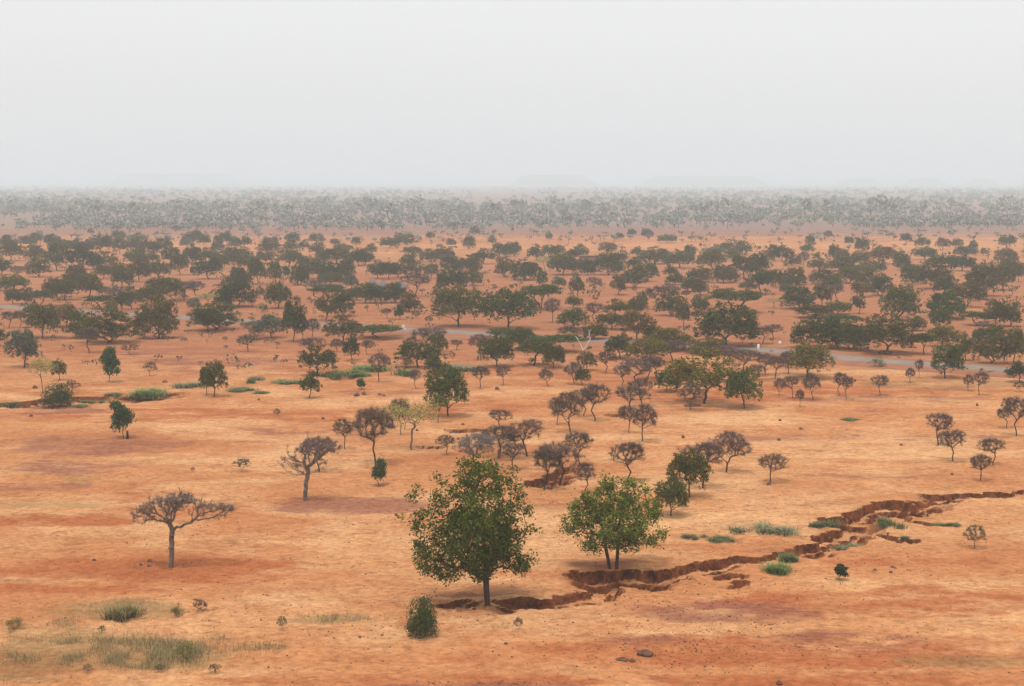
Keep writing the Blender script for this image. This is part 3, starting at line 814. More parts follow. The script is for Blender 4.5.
# ------------------------------------------------------------------ trees and shrubs that repeat
TREES = """
# near plain, in front of the road
B 319 472 34 36|bare brown tree standing just behind the gnarled bare tree with the dead spike
B 345 449 22 31|small bare tree with round twiggy crown left of the broad dark bare tree
B 367 439 22 30|bare tree half hidden behind the broad dark round bare tree
B 401 436 18 38|thin bare tree whose tip rises behind the pale yellow green acacia
B 405 431 14 26|second thin trunk behind the pale yellow green acacia, just right of the first
B 447 455 20 20|sparse grey bare tree beside the small reddish dirt bank
N 379 486 13 24|small dark green sapling at the foot of the broad dark round bare tree
T 242 472 20 14|rounded twiggy brown shrub alone on pale sand
T 193 473 5 5|tiny twiggy shrublet left of the round brown shrub on pale sand
B 499 429 25 20|low fan shaped bare tree above the grey bare thicket
B 499 459 46 34|wide dense purplish bare tree of the thicket behind the big leafy tree
B 478 474 46 40|silvery grey leafless bushy tree right behind the top of the big leafy tree
B 527 457 46 36|spreading flat bare tree with long bent trunk in the bare thicket
B 544 490 36 42|bare tree at the front of the bare thicket, beside the small red cut
B 560 477 50 46|widest bare tree at the back right of the small red cut
B 579 465 28 34|slim bare tree standing alone at the thicket's far right edge
B 513 470 30 28|low bare tree filling the middle of the bare thicket
B 628 482 38 40|leaning bare tree rising behind the two-stemmed leafy tree
B 585 492 28 30|small bent bare tree behind the crown of the two-stemmed leafy tree
B 570 433 36 42|tall flat topped bare tree with a forked trunk, front of the row of five
B 557 425 20 28|small round bare tree left of the tall forked flat topped one
B 584 416 26 28|bare tree behind the tall forked one, at the back of the row
B 595 421 30 38|dense straight bare tree at the right end of the row of five
B 642 442 30 38|round topped bare tree alone in front of the flat bare grove
B 629 433 18 28|thin bare tree close behind the round topped one
B 630 412 36 27|wide umbrella shaped bare tree at the front of the flat bare grove
B 642 406 30 30|bare tree just right of the wide umbrella shaped bare tree
B 574 384 22 23|small bent bare tree left of the green ball-shaped bush tree
G 582 385 15 15|small green ball-shaped tree on a short trunk
B 548 386 15 19|tiny bare tree with a pale trunk left of the green ball-shaped tree
O 586 370 15 15|small olive tree hiding the foot of the white dead tree
B 606 373 22 22|small bare tree beside the foot of the white dead tree
B 622 386 20 22|bare tree of the grove with a thin dark trunk, in front of its left side
B 635 384 36 26|broad bare tree in the middle of the dense bare grove
B 648 379 26 24|bare tree at the back of the dense bare grove
G 667 392 22 22|small dark green tree left of the big olive yellow tree
B 677 391 20 20|bare bush tree squeezed between small green tree and big olive yellow tree
O 704 404 56 50|big olive yellow broad crowned tree with thick trunk on the near plain
B 690 410 26 28|bare forked tree in front of the big olive yellow tree
G 744 409 34 36|round bright green tree right of the big olive yellow tree
B 656 378 18 22|thin bare tree between the grove and the small green tree
B 726 473 38 42|clean bare tree with a high forked umbrella crown
B 703 488 44 46|wide spreading bare tree behind the dense green leaning one
G 689 498 32 42|dense green round tree on a thin leaning trunk
G 671 515 28 34|small grey green tree leaning left, nearest of its pair
B 770 483 30 30|small lone bare umbrella tree on open pale sand
B 938 445 27 33|bare tree with leaning curved trunk, hindmost of the four on the sand
B 953 462 33 32|bare umbrella tree with a forked trunk, second of the four on the sand
B 993 466 28 27|bare flat tree with slanting trunk, third of the four on the sand
B 980 482 25 27|smallest bare tree, frontmost of the four on the sand
B 1016 437 30 40|dense dark bare tree at the picture's right edge
B 1007 428 20 22|small bare tree just behind the dense dark one at the right edge
T 1021 393 16 12|brown dry bush at the right edge below the green roadside tree
T 975 547 25 24|lone twiggy round shrub on the sand in front of the gully's far end
N 840 581 11 15|small dark stubby plant standing alone on red gravel
S 423 637 25 36|dense dark green bush on a short stem in front of the big leafy tree
T 518 631 10 14|small sprig of dry grey twigs on bare sand
B 376 465 46 58|broad dark round bare tree with straight black trunk
Y 411 449 44 46|pale yellow green flat acacia beside a dark cut
G 448 416 36 46|tall leafy green tree behind the pale yellow green acacia
B 438 423 18 28|small bare tree leaning in front of the tall leafy green tree
B 416 389 15 20|bare tree with forked stem in front of the bright grass strip
B 480 388 18 23|bare tree with a light trunk, left of two below the greyish bare clump
B 503 385 17 21|bare tree right of two below the greyish bare clump
G 309 399 18 25|small green tree with two thin legs below the grass strip
G 318 376 30 28|dark green leaning tree beside the start of the grass strip
B 310 373 11 15|tiny bare tree at the left side of the dark green leaning tree
B 312 355 30 17|flat brown bare tree right behind the dark green leaning tree
G 352 361 15 20|small dark green round tree with white rubble at its foot
B 367 355 14 15|tiny bare tree right of the small dark green round tree
B 379 382 25 30|bare brown tree with upright trunk at the head of the grass strip
N 361 389 8 10|tiny green sapling growing on a heap of stones
G 418 368 34 22|dark green tree with two spreading legs above the bright grass
G 434 372 17 17|rounded green bush tree right of the two-legged dark green tree
Q 406 368 12 10|small bright green bush under the two-legged dark green tree
G 214 398 20 33|dark green tree with two trunks beside the grass strip
G 207 396 13 27|slimmer dark green tree leaning against the two-trunked one
T 150 376 14 15|small bare twiggy shrub on the red sand, alone
T 131 355 18 13|lopsided brown shrub with a long side branch
B 248 352 19 18|brown dome shaped low tree right of the reddish patches
B 254 336 22 15|grey brown bare bush tree close to the road
B 257 340 18 15|brown bare bush tree in front of the grey one close to the road
B 89 353 25 26|bare tree with dark round crown in front of the broad green pair
G 106 343 48 28|broad dark green double crowned tree below the road
G 84 337 28 22|green tree joined to the back left of the broad double crowned one
O 42 338 30 28|dense brownish olive round tree below the road
G 38 323 26 16|green tree behind the dense brownish olive round one
B 20 328 15 18|small bare tree on a thin trunk beside the brown bush tree
B 9 328 20 17|brown bush tree at the left edge below the road
O 66 327 28 20|brownish olive bush tree between the dense round one and the broad green pair
E 24 367 30 32|pale grey leafed tree on a stout pale trunk
G 0 346 13 14|dark green tree cut by the left edge of the picture
T 33 350 9 9|small grey bush behind the stout pale trunk
Y 43 393 22 34|pale yellow sparse tree with a thin dark curved trunk
G 60 380 14 19|small green tree right of the pale yellow sparse tree
N 109 382 15 32|slender upright green tree alone on the sand
S 58 408 25 21|round dark green bush on the edge of the left gully
T 72 394 16 15|bare grey bush behind the round dark green bush
N 124 439 16 34|small lollipop shaped green tree on a long thin trunk
O 159 338 36 34|dense olive dome tree just below the road
G 208 332 26 20|round dark green left half of the wide low tree
G 213 330 40 24|wide low dark green tree with forked white-edged trunk by the road
T 184 342 8 5|small grey bush on red sand right of the dense olive dome tree
T 225 341 6 5|tiny bush on red sand, upper one of two
T 226 349 5 4|tiny bush on red sand, lower one of two
O 138 334 9 13|small brown sapling left of the dense olive dome tree
G 293 342 22 35|tall dark green twin-trunked tree by the road
B 303 341 15 26|purplish bare tree touching the tall twin-trunked green one
B 312 339 16 21|brown bare tree right of the purplish one by the road
E 271 338 24 20|pale greyish bare tree left of the tall twin-trunked green tree
T 271 343 13 6|low dry brush pile under the pale greyish bare tree
O 343 345 30 25|olive brown flat topped tree with a slanting trunk
B 337 352 15 14|small bare bush tree in front of the olive brown flat topped tree
F 380 338 42 12|very flat bright green shrubby acacia below the road
B 430 352 38 25|large brown dome of bare twigs beside the road
G 440 355 15 18|dark green bush tree in front of the large brown dome
B 456 350 15 11|small bare bush at the right of the large brown dome
B 411 348 17 11|purplish bare bush left of the large brown dome
B 481 360 24 26|greyish purple bare clump tree by the road
G 497 367 28 28|green tree growing through the greyish bare clump
F 503 342 28 13|flat green acacia behind the greyish bare clump
F 534 366 34 23|green umbrella acacia with two bent trunks, in front
G 554 368 20 20|small green tree on a single thin trunk right of the bent umbrella acacia
F 553 352 46 16|very wide flat olive acacia behind the bent umbrella acacia
G 522 350 24 19|green tree left of the very wide flat olive acacia
G 620 359 28 20|olive green tree right of the white dead tree
O 647 364 30 22|yellowish olive tree at the back of the dense bare grove
B 672 362 28 22|bare grey tree behind the big olive yellow tree
G 669 351 36 19|low green dome tree on the near edge of the road
G 655 343 20 14|small green dome tree left of the low green dome
O 709 354 38 14|low flat olive tree beside the road edge
B 726 364 32 18|flat dark bare tree by the road, behind the big olive yellow tree
B 744 375 32 26|dark bare tree in front of the white road post
B 765 376 24 22|dark flat bare tree right of the white road post
B 757 381 18 16|small bare tree in front of the flat bare row by the road
B 775 380 20 24|bare tree with dark thin trunks left of the yellow olive roadside tree
B 788 375 22 23|bare tree behind the left side of the yellow olive roadside tree
O 808 379 42 32|dense yellow olive round tree near the road
B 779 396 13 18|small bare tree, leftmost in front of the yellow olive roadside tree
B 793 399 17 23|bare tree with a slanting trunk in front of the yellow olive roadside tree
B 813 401 21 28|bare tree standing in front of the yellow olive roadside tree
B 800 408 9 18|tiny bare sapling on open sand before the yellow olive roadside tree
B 839 397 17 24|bare tree, left one of two side by side on the sand
B 846 401 15 24|bare tree, right one of two side by side on the sand
B 880 396 20 20|small lone bare umbrella tree below the grey road
B 910 383 11 15|thin bare tree with few twigs below the road
B 919 379 9 19|thin bare sapling touching the road edge
S 876 368 13 10|square dark green shrub on the road shoulder
G 945 379 29 33|leafy dark green tree standing before the road
B 968 391 12 17|small bare tree left of two near the road's far end
B 979 396 17 24|bare tree right of two near the road's far end
G 1019 383 20 20|green round tree at the right edge before the road's end
S 16 632 17 11|small dark green shrub at the lower left edge
S 178 619 15 12|small dark green shrub beside a heap of dead branches
Q 188 660 22 18|yellow green shrub growing from the dry grass
T 197 614 20 13|sprawling heap of dead grey branches right of a small shrub
T 102 636 8 9|small dead sprig on red sand behind the dry grass
T 283 632 12 14|dead upright sprig on the sand right of the dry grass
T 160 671 12 8|low grey bush at the front of the dry grass
T 88 672 12 8|low dark bush in front of the dry grass
T 215 672 14 10|low grey bush right of the dry grass
T 277 417 8 8|tiny pale bush alone on the middle sand
# behind the road, front edge of the belt
G 727 347 60 36|largest umbrella shaped acacia with a massive trunk right behind the road
F 735 313 50 22|broad very dark flat crown behind the largest umbrella shaped acacia
B 763 344 22 18|bare bush tree right beside the largest umbrella shaped acacia
G 458 327 46 33|broad olive green tree with short forked trunk behind the road
G 509 329 46 33|broad dark tree with forked trunk, right of the broad olive one
G 819 348 42 28|very wide low dark green tree behind the road
G 850 350 34 24|dark green tree merging with the very wide low one
O 886 354 48 32|broad brownish green tree with stones round its foot
F 842 327 46 11|flat spreading green crown behind the very wide low tree
F 924 355 24 20|green umbrella acacia at the road with a single trunk
G 942 347 26 18|dark green dome touching the single trunk umbrella acacia
G 989 364 28 25|dark green tree with single trunk right behind the road
G 990 343 28 15|green dome above the dark single trunk tree
G 966 361 17 20|upright dark green tree left of the single trunk tree behind the road
G 1013 364 24 30|dark green tree behind the white and black goat
B 1007 364 13 21|thin bare tree right of the white and black goat
S 963 341 9 9|dark little bush on red soil behind the road
G 945 318 40 22
G 940 330 19 18
G 917 331 17 12
F 979 326 28 13
B 984 331 18 10
G 995 327 22 22
G 1009 327 22 21
G 898 320 32 30
O 968 307 26 20
O 983 296 32 28
G 1003 290 20 21
O 1019 282 13 17
G 947 296 24 16
O 932 289 32 26
G 912 284 20 17
G 901 270 16 16
G 962 271 24 13
G 953 267 13 10
E 966 258 22 10
G 941 266 22 9
G 925 260 22 11
G 906 244 13 9
G 922 248 13 9
O 943 250 14 10
G 957 248 12 8
G 973 250 9 8
G 983 256 6 7
G 1007 248 15 11
O 1008 265 22 14
G 1010 275 18 13
O 794 289 24 18
G 776 287 14 15
G 783 288 11 15
G 818 272 20 12
B 803 266 14 15
G 807 254 15 9
G 817 259 6 6
G 833 261 12 14
O 843 262 12 11
O 841 271 26 13
G 823 284 28 13
G 831 290 18 13
G 848 283 22 15
B 838 302 18 18
G 799 309 32 19
O 822 306 20 18
G 838 314 22 11
O 815 318 36 11
O 859 314 15 18
O 862 297 20 13
G 864 288 22 15
G 880 296 22 18
G 866 275 24 12
G 881 274 14 12
O 883 264 24 15
G 853 267 16 11
O 861 266 18 13
G 862 254 15 14
G 849 245 9 7
G 810 245 9 8
G 828 239 8 7
G 782 262 14 13
G 774 260 13 13
O 793 266 15 9
G 772 283 12 11
E 786 295 11 9
Y 774 308 18 10
B 773 339 17 15
O 655 264 30 14
G 680 268 24 15
O 712 270 26 16
G 744 278 26 19
G 757 275 24 17
G 761 294 28 24
G 700 282 24 13
O 724 283 22 15
G 734 282 11 11
G 700 295 16 13
G 690 292 18 12
G 674 285 18 10
B 659 309 28 24
B 672 299 18 14
G 671 316 28 21
O 683 327 14 20
G 700 312 19 14
B 747 294 22 13
B 717 299 11 10
B 686 299 11 9
G 647 237 11 7
G 667 243 17 7
G 690 257 12 10
E 714 256 20 8
G 727 251 15 8
G 733 261 15 10
G 743 254 17 11
G 652 273 11 8
G 670 278 15 11
G 647 282 20 15
G 765 262 13 10
G 642 309 10 15
F 541 310 38 23|umbrella acacia with a dark forked trunk standing clear in the belt
G 526 280 30 17
G 542 287 11 13
G 562 275 30 19
Y 545 271 18 14
O 580 272 15 11
G 588 275 15 13
G 609 275 26 21|clear dark green dome tree on two trunks behind the mud house
G 577 297 13 17
B 594 291 15 14
O 618 295 20 17
G 633 288 22 19
G 573 308 15 10
B 552 323 20 25|dark bare pair of trunks in the belt right of the clear umbrella acacia
B 594 322 22 19
G 574 329 30 17
G 617 317 26 15
G 636 315 18 15
G 612 329 28 13
O 637 342 30 26|olive tree on a tall straight trunk behind the road
B 569 341 26 16
G 595 341 24 15
G 624 263 9 10
O 608 253 20 9
G 580 260 16 13
G 572 260 12 9
G 549 257 13 10
O 559 257 12 10
G 536 261 14 14
G 515 254 11 10
G 549 242 6 9
G 619 240 9 6
G 632 236 9 6
G 634 270 16 11
E 558 289 15 10
G 637 257 11 8
G 452 293 27 21|very dark round acacia on a short trunk standing clear in the belt
G 473 286 18 14|round acacia right beside the very dark clear one
G 394 303 22 17
O 410 312 18 16
G 440 305 15 18
S 475 297 10 10
O 431 279 15 13
G 451 272 20 14
O 469 273 28 15
G 484 264 22 13
G 506 277 18 17
G 509 257 15 12
G 499 256 13 11
G 389 280 18 15
G 398 278 18 13
G 408 268 18 13
O 416 277 20 13
O 431 262 22 11
O 444 260 20 11
G 413 256 18 8
Y 486 280 6 9
G 430 240 9 7
G 451 247 9 7
G 469 249 12 11
G 475 235 10 7
G 492 244 8 7
G 405 245 20 9
G 390 248 18 9
G 399 240 10 6
N 400 320 9 14|bright young tree beside the road, behind the triangular sign
B 387 319 10 11
T 416 319 10 9
T 429 324 9 9
B 416 297 32 25|grey purple leafless dome next to a thatched hut
G 278 308 26 22|clear dark green acacia on a short trunk, with bare sand around
G 298 285 18 18
G 275 286 16 21
G 258 284 16 20
N 287 278 7 11
G 289 267 24 15
O 265 264 18 11
O 270 253 26 13
G 290 251 14 9
G 304 251 10 9
G 316 244 15 9
G 293 242 15 8
O 326 320 20 22
G 341 316 24 21
F 326 301 36 15
O 355 300 16 11
B 317 293 20 14
O 331 285 22 11
E 351 290 15 13
G 365 303 22 17
G 376 303 20 17
G 318 279 30 15
G 336 282 24 15
G 347 275 16 15
G 310 269 20 11
G 322 263 16 11
G 336 264 28 13
G 359 266 16 15
G 366 265 16 13
G 371 254 11 9
G 378 279 18 15
O 343 253 20 8
O 317 254 15 10
G 335 246 9 6
G 356 245 9 7
S 296 302 9 6
O 260 299 9 11
S 262 312 9 9
G 180 275 17 17
G 209 279 24 18
G 192 263 18 15
G 171 265 18 15
G 152 266 16 13
G 133 265 18 15
G 141 266 14 13
G 159 279 26 15
O 139 282 20 17
G 162 302 36 21
B 184 300 32 19
B 196 299 22 18
O 132 309 24 19
O 147 305 22 15
Y 208 309 22 15|pale yellow leafed acacia behind the road
E 194 311 12 11
G 235 307 36 23
O 223 307 18 15
G 239 287 20 17
O 244 287 16 13
B 228 286 14 9
B 253 307 18 13
G 207 263 20 13
O 220 269 20 13
O 233 265 18 15
G 248 271 20 13
G 243 260 16 11
G 218 252 16 9
G 204 245 12 9
G 189 243 12 9
G 197 242 13 10
E 187 248 13 8
G 219 246 10 9
G 227 245 13 11
G 235 248 12 9
G 245 248 13 10
G 138 243 18 8
G 136 251 18 10
G 163 251 20 11
O 150 252 22 10
G 176 231 7 5
N 192 275 4 8
G 39 277 22 17
G 57 271 25 22
G 82 270 21 21
O 34 263 20 15
G 11 261 24 17
B 19 280 20 14
G 13 290 30 13
G 13 304 14 13
O 24 304 16 14
F 39 306 24 14
G 64 300 26 19
O 52 297 18 17
O 76 287 28 19
G 89 298 26 21
F 99 309 28 13
B 103 297 16 11
G 95 270 16 15
G 104 269 22 15
O 103 279 16 13
G 122 312 18 17
B 115 302 20 14
O 112 317 14 15
G 120 254 14 14
O 102 253 26 15
G 78 253 16 12
E 87 253 12 11
G 67 253 22 11
G 51 246 12 10
G 30 247 13 10
G 36 242 13 8
E 21 247 14 9
G 7 248 14 11
G 91 235 6 6
G 118 241 13 9
G 56 250 16 11
O 116 277 22 15
G 122 287 22 17
G 1 275 16 15
"""
rngT = np.random.default_rng(77)
def words(t, n=16):
    return len(t.replace('-', ' ').split()) <= n
rows, group_name = [], "trees on the near plain"
for line in TREES.strip().splitlines():
    if line.startswith('#'):
        group_name = "trees of the belt behind the road" if 'behind' in line else "trees on the near plain"; continue
    body, _, lab = line.partition('|')
    k, x, y, w, h = body.split()
    rows.append((k, float(x), float(y), float(w), float(h), lab.strip(), group_name))
LANDMARKS = [(r[1], r[2], r[5]) for r in rows if r[6].startswith("trees of the belt") and r[5]] + []
LANDMARKS = [
    (727, 347, "the largest umbrella acacia"), (735, 313, "the very dark flat crown"), (458, 327, "the olive tree with short forked trunk"), (509, 329, "the broad dark forked-trunk tree"), (819, 348, "the very wide low roadside tree"),
    (886, 354, "the tree with stones at its foot"), (924, 355, "the single trunk umbrella acacia"), (989, 364, "the dark tree at the road's end"), (541, 310, "the umbrella acacia standing clear"),
    (609, 275, "the dome tree on two trunks"), (637, 342, "the olive tree on a tall trunk"), (452, 293, "the very dark round acacia"), (416, 297, "the grey purple leafless dome"), (278, 308, "the clear acacia on bare sand"),
    (208, 309, "the pale yellow roadside acacia"), (372, 289, "the two side by side huts"), (340, 291, "the little pointed hut"), (589, 264, "the mud house"), (235, 307, "the wide right hand acacia"),
    (162, 302, "the wide left hand acacia"), (39, 277, "the lone clearing acacia"), (180, 275, "the round small clearing acacia"), (983, 296, "the broadest acacia at right"),
    (968, 307, "the brown tree on red soil"), (912, 284, "the upright dark tree"), (552, 323, "the dark pair of bare trunks"), (671, 316, "the round green belt tree"),
    (744, 278, "the big dark round tree"), (794, 289, "the olive tree with a dark forked trunk"), (850, 314, "the post trunked olive tree"), (99, 309, "the flat roadside acacia"), (39, 306, "the flat acacia nearest the left edge"),
    (400, 320, "the bright young roadside tree"), (64, 300, "the tall far left acacia"), (298, 285, "the thin trunked dome acacia"), (562, 275, "the big dome left of the mud house")]
SELF = {(39, 277): "dark green acacia alone in the clearing at the belt's left", (180, 275): "round dark acacia alone in a small red clearing of the belt", (983, 296): "broadest brownish green acacia, with dark trunk, at the belt's right end",
        (968, 307): "brown dome tree on bare red soil at the belt's right", (912, 284): "upright dark tree beside the broad brown dome", (671, 316): "round green tree in front of the bare purple one", (744, 278): "big dark round tree behind the very dark flat crown",
        (794, 289): "olive brown tree with a dark forked trunk in the belt", (859, 314): "olive tree on a post-like trunk above the wide low roadside tree", (99, 309): "flat topped acacia touching the road's left stretch", (39, 306): "flat green acacia nearest the left edge, above the road",
        (64, 300): "tall dark acacia just above the road at far left", (298, 285): "small dome acacia on a thin straight bare trunk", (562, 275): "big dark dome tree left of the mud house", (235, 307): "wide green acacia right of the pale yellow roadside one", (162, 302): "wide green acacia left of the pale yellow roadside one"}
RANK = ["nearest", "second nearest", "third nearest", "fourth nearest", "fifth nearest", "sixth nearest", "seventh nearest"]
LOOK2 = {'G': "dark green acacia", 'O': "olive brown thorn tree", 'B': "bare brown tree", 'E': "grey green acacia", 'F': "flat topped acacia", 'Y': "pale yellow green acacia", 'N': "slender green sapling", 'S': "small green shrub", 'T': "dry twiggy shrub"}
auto = {}
for i, (k, x, y, w, h, lab, grp) in enumerate(rows):
    if lab or (x, y) in SELF or w <= 11: continue
    best = min(LANDMARKS, key=lambda q: math.hypot(q[0] - x, (q[1] - y) * 2.2) + (1e6 if abs(q[0] - x) + abs(q[1] - y) < 1.5 else 0))
    dx, dy = x - best[0], y - best[1]
    rel = ("right of" if dx > 0 else "left of") if abs(dx) > 1.5 * abs(dy) else ("behind" if dy < 0 else "in front of")
    auto.setdefault((k, rel, best[2]), []).append((math.hypot(dx, dy * 2.2), i))
AUTO = {}
for (k, rel, name), lst in auto.items():
    lst.sort()
    for n, (_, i) in enumerate(lst):
        AUTO[i] = f"{LOOK2[k]} {rel} {name}" if len(lst) == 1 else f"{LOOK2[k]}, {RANK[n]} {rel} {name}"
pick = {}
for i, (k, x, y, w, h, lab, grp) in enumerate(rows):
    c, d = P(x, y); s = d / F
    if k in 'GOE':
        r_ = w / h
        if r_ > 1.75: pool = [0, 3, 5, 7, 8]
        elif r_ < 1.0: pool = [0, 2, 4, 6]
        else: pool = list(range(9))
    else: pool = list(range(len(PROTO[k])))
    j = pool[int(rngT.integers(len(pool)))]
    if k == 'Q': j = 1 + i % 2
    if k == 'S': j = 0 if ('dense' in lab or 'round dark' in lab) else 1 + i % 2
    wood, crown, both = PROTO[k][j]
    name, cat = KIND[k]
    grp2 = grp if cat == "tree" else grp.replace("trees", "shrubs")
    tint = np.array(TINT[k]) * (1 + rngT.normal() * 0.10) * (1 + rngT.normal(size=3) * 0.05)
    if k in 'GO' and rngT.random() < 0.4: tint = tint * np.array([1.3, 1.08, 1.0])
    if 'olive yellow' in lab and 'broad crowned' in lab or 'yellow olive round' in lab or 'yellowish olive' in lab: tint = np.array((0.150, 0.122, 0.026))
    if 'round bright green' in lab or 'tall leafy green' in lab or 'leafy dark green' in lab: tint = np.array((0.080, 0.098, 0.024))
    if 'silvery' in lab: tint = np.array((0.15, 0.12, 0.105))
    col = (*np.clip(tint, 0.01, 1), 1)
    loc = (c[0], c[1], zat(c[0], c[1]) - 0.01)
    W, Hh = w * s * (1.08 if k in 'BT' else (0.93 if y < 330 else 1.0)), h * s * (1.03 if k in 'BT' else (1.16 if k in 'GOE' and y < 372 else 1.06))
    rz = rngT.uniform(0, 6.283)
    if w <= 11:      # a few pixels tall: one mesh
        o = link(name, both); o.color = col
        o.location, o.rotation_euler, o.scale = loc, (0, 0, rz), (W, W, Hh)
        root = o
    else:
        root = empty(name, loc, rz)
        tl = {'B': 0.07, 'T': 0.1}.get(k, 0.05)
        root.rotation_euler = (rngT.normal() * tl, rngT.normal() * tl, rz)
        e_ = 1 + rngT.normal() * 0.08
        root.scale = (W * e_, W / e_, Hh)
        a = link("trunk", wood, root); e = link("crown", crown, root); e.color = col
    if lab: label = lab
    elif (x, y) in SELF: label = SELF[(x, y)]
    elif i in AUTO: label = AUTO[i]
    else:
        zone = "at the belt's far hazy edge" if y < 262 else "in gaps of the tree belt"
        label = f"tiny {LOOK2[k]} {zone}"; grp2 = f"tiny {LOOK2[k]}s {zone}"
    tag(root, label, cat, grp2)

# ------------------------------------------------------------------ the trees that stand out
def px_local(base, lst, depth, rng):
    (c, d) = P(*base); s = d / F
    return c, s

def big_leafy(name, label, base, stems, lobes, n_cl, per, leaf, tint, seed, group=None, depth=0.75, r0=0.2):
    rng = np.random.default_rng(seed)
    c, d = P(*base); s = d / F
    root = empty(name, (c[0], c[1], max(zat(c[0], c[1]), -0.15) - 0.03))
    tag(root, label, "tree", group)
    bx, by = base
    L = []
    for (x, y, r, w) in lobes:
        L.append(((x - bx) * s, rng.normal() * r * s * depth, (by - y) * s, r * s, w))
    wts = np.array([q[3] ** 2 * q[4] for q in L]); wts /= wts.sum()
    k = rng.choice(len(L), n_cl, p=wts); A = np.array(L)[k]
    dd = rng.normal(size=(n_cl, 3)); dd /= np.linalg.norm(dd, axis=1, keepdims=True)
    q = np.where(rng.random(n_cl) < 0.45, rng.random(n_cl) ** 0.4, rng.uniform(0.8, 1.12, n_cl))[:, None]
    cl = A[:, :3] + dd * q * A[:, 3:4] * np.array([1, 1.1, 0.85])
    S = Skel()
    for st in stems:
        pts = []
        for t in np.linspace(0, 1, 9):
            f = t * (len(st) - 1); i0 = min(int(f), len(st) - 2); u = f - i0
            x = st[i0][0] * (1 - u) + st[i0 + 1][0] * u; y = st[i0][1] * (1 - u) + st[i0 + 1][1] * u
            pts.append(np.array([(x - bx) * s + rng.normal() * 0.015, rng.normal() * 0.02, (by - y) * s - 0.05]))
        S.chain(pts)
    tn = len(S.p)
    sel = rng.choice(n_cl, min(n_cl, 170), replace=False)
    # limbs leave the upper half of the stem only
    base_ids = S.reach(rng, list(cl[sel] * 0.97 + np.array([0, 0, 0.02])), 0, seg=0.45, lag=0.3, jit=0.4, lift=0.05)
    r = S.radii(0.010, 2.15, r0)
    g, n = S.limbs(tn)
    for q_ in range(len(stems)):
        b = MB(); S.wood(b, r, (g < 0) & (np.arange(len(g)) // 9 == q_), 0, 0.02); link("trunk", b.mesh("trunk", [M_BARK], True), root)
    sizes = [(np.sum(g == i), i) for i in range(n)]
    big = [i for q_, i in sorted(sizes, reverse=True)[:12]]
    for i in big:
        b = MB()
        if S.wood(b, r, g == i, 0, 0.03): link("limb", b.mesh("limb", [M_BARK], True), root)
    rest = np.array([(gi >= 0 and gi not in big) for gi in g])
    b = MB()
    if rest.any(): S.wood(b, r, rest, 0, 0.03)
    pts = np.repeat(cl, per, 0) + rng.normal(size=(n_cl * per, 3)) * leaf * np.array([1.25, 1.25, 1.0])
    pts[:, 2] -= np.abs(rng.normal(size=len(pts))) * leaf * 0.3
    leaves(b, rng, pts, leaf * rng.uniform(0.55, 1.3, len(pts)), 1, 0.35, 0.62)
    cr = link("crown", b.mesh("crown", [M_BARK, M_BROAD]), root); cr.color = (*tint, 1)
    return root
big_leafy("broadleaf_tree", "large leafy green tree with one straight trunk standing at the gully's near end", (487, 604),
          [[(487.5, 604), (486.5, 585), (485.5, 560), (484, 530), (481, 500)]],
          [(484, 466, 17, .32), (468, 470, 14, .3), (484, 482, 20, .6), (505, 470, 12, .30), (465, 471, 12, .30), (440, 480, 11, .25), (418, 490, 9, .22), (521, 488, 11, .4), (450, 500, 17, .5), (485, 498, 21, .7), (512, 513, 16, .7), (428, 514, 15, .55), (408, 530, 8, .4), (531, 520, 8, .4),
           (474, 532, 34, 0.9), (460, 530, 22, 1.1), (500, 538, 21, 1.2), (431, 545, 15, 1.0), (480, 558, 17, 1.2), (514, 559, 12, 1.2), (447, 563, 12, 1.1), (423, 560, 8, .9), (529, 556, 7, .8), (395, 538, 3, .3), (402, 512, 4, .3), (437, 466, 4, .3)],
          600, 46, 0.16, (0.084, 0.106, 0.018), 11, r0=0.17)
big_leafy("broadleaf_tree", "smaller bright green leafy tree with two slim trunks above the gully bank", (613, 570),
          [[(610, 570), (607, 555), (604, 535), (600, 510)], [(616.5, 570), (617.5, 550), (617.5, 530), (622, 505)]],
          [(585, 512, 17, 1), (575, 524, 13, 0.9), (601, 500, 18, 0.9), (625, 497, 18, 0.8), (640, 515, 19, 1.1), (650, 529, 13, 1), (614, 524, 23, 1.2), (592, 537, 12, 1), (631, 538, 13, 1), (607, 480, 7, 0.5), (640, 486, 8, 0.5), (656, 512, 7, 0.6),
           (566, 507, 6, 0.6), (618, 480, 7, 0.4), (590, 494, 9, 0.5)], 360, 46, 0.15, (0.112, 0.144, 0.021), 12, r0=0.11)

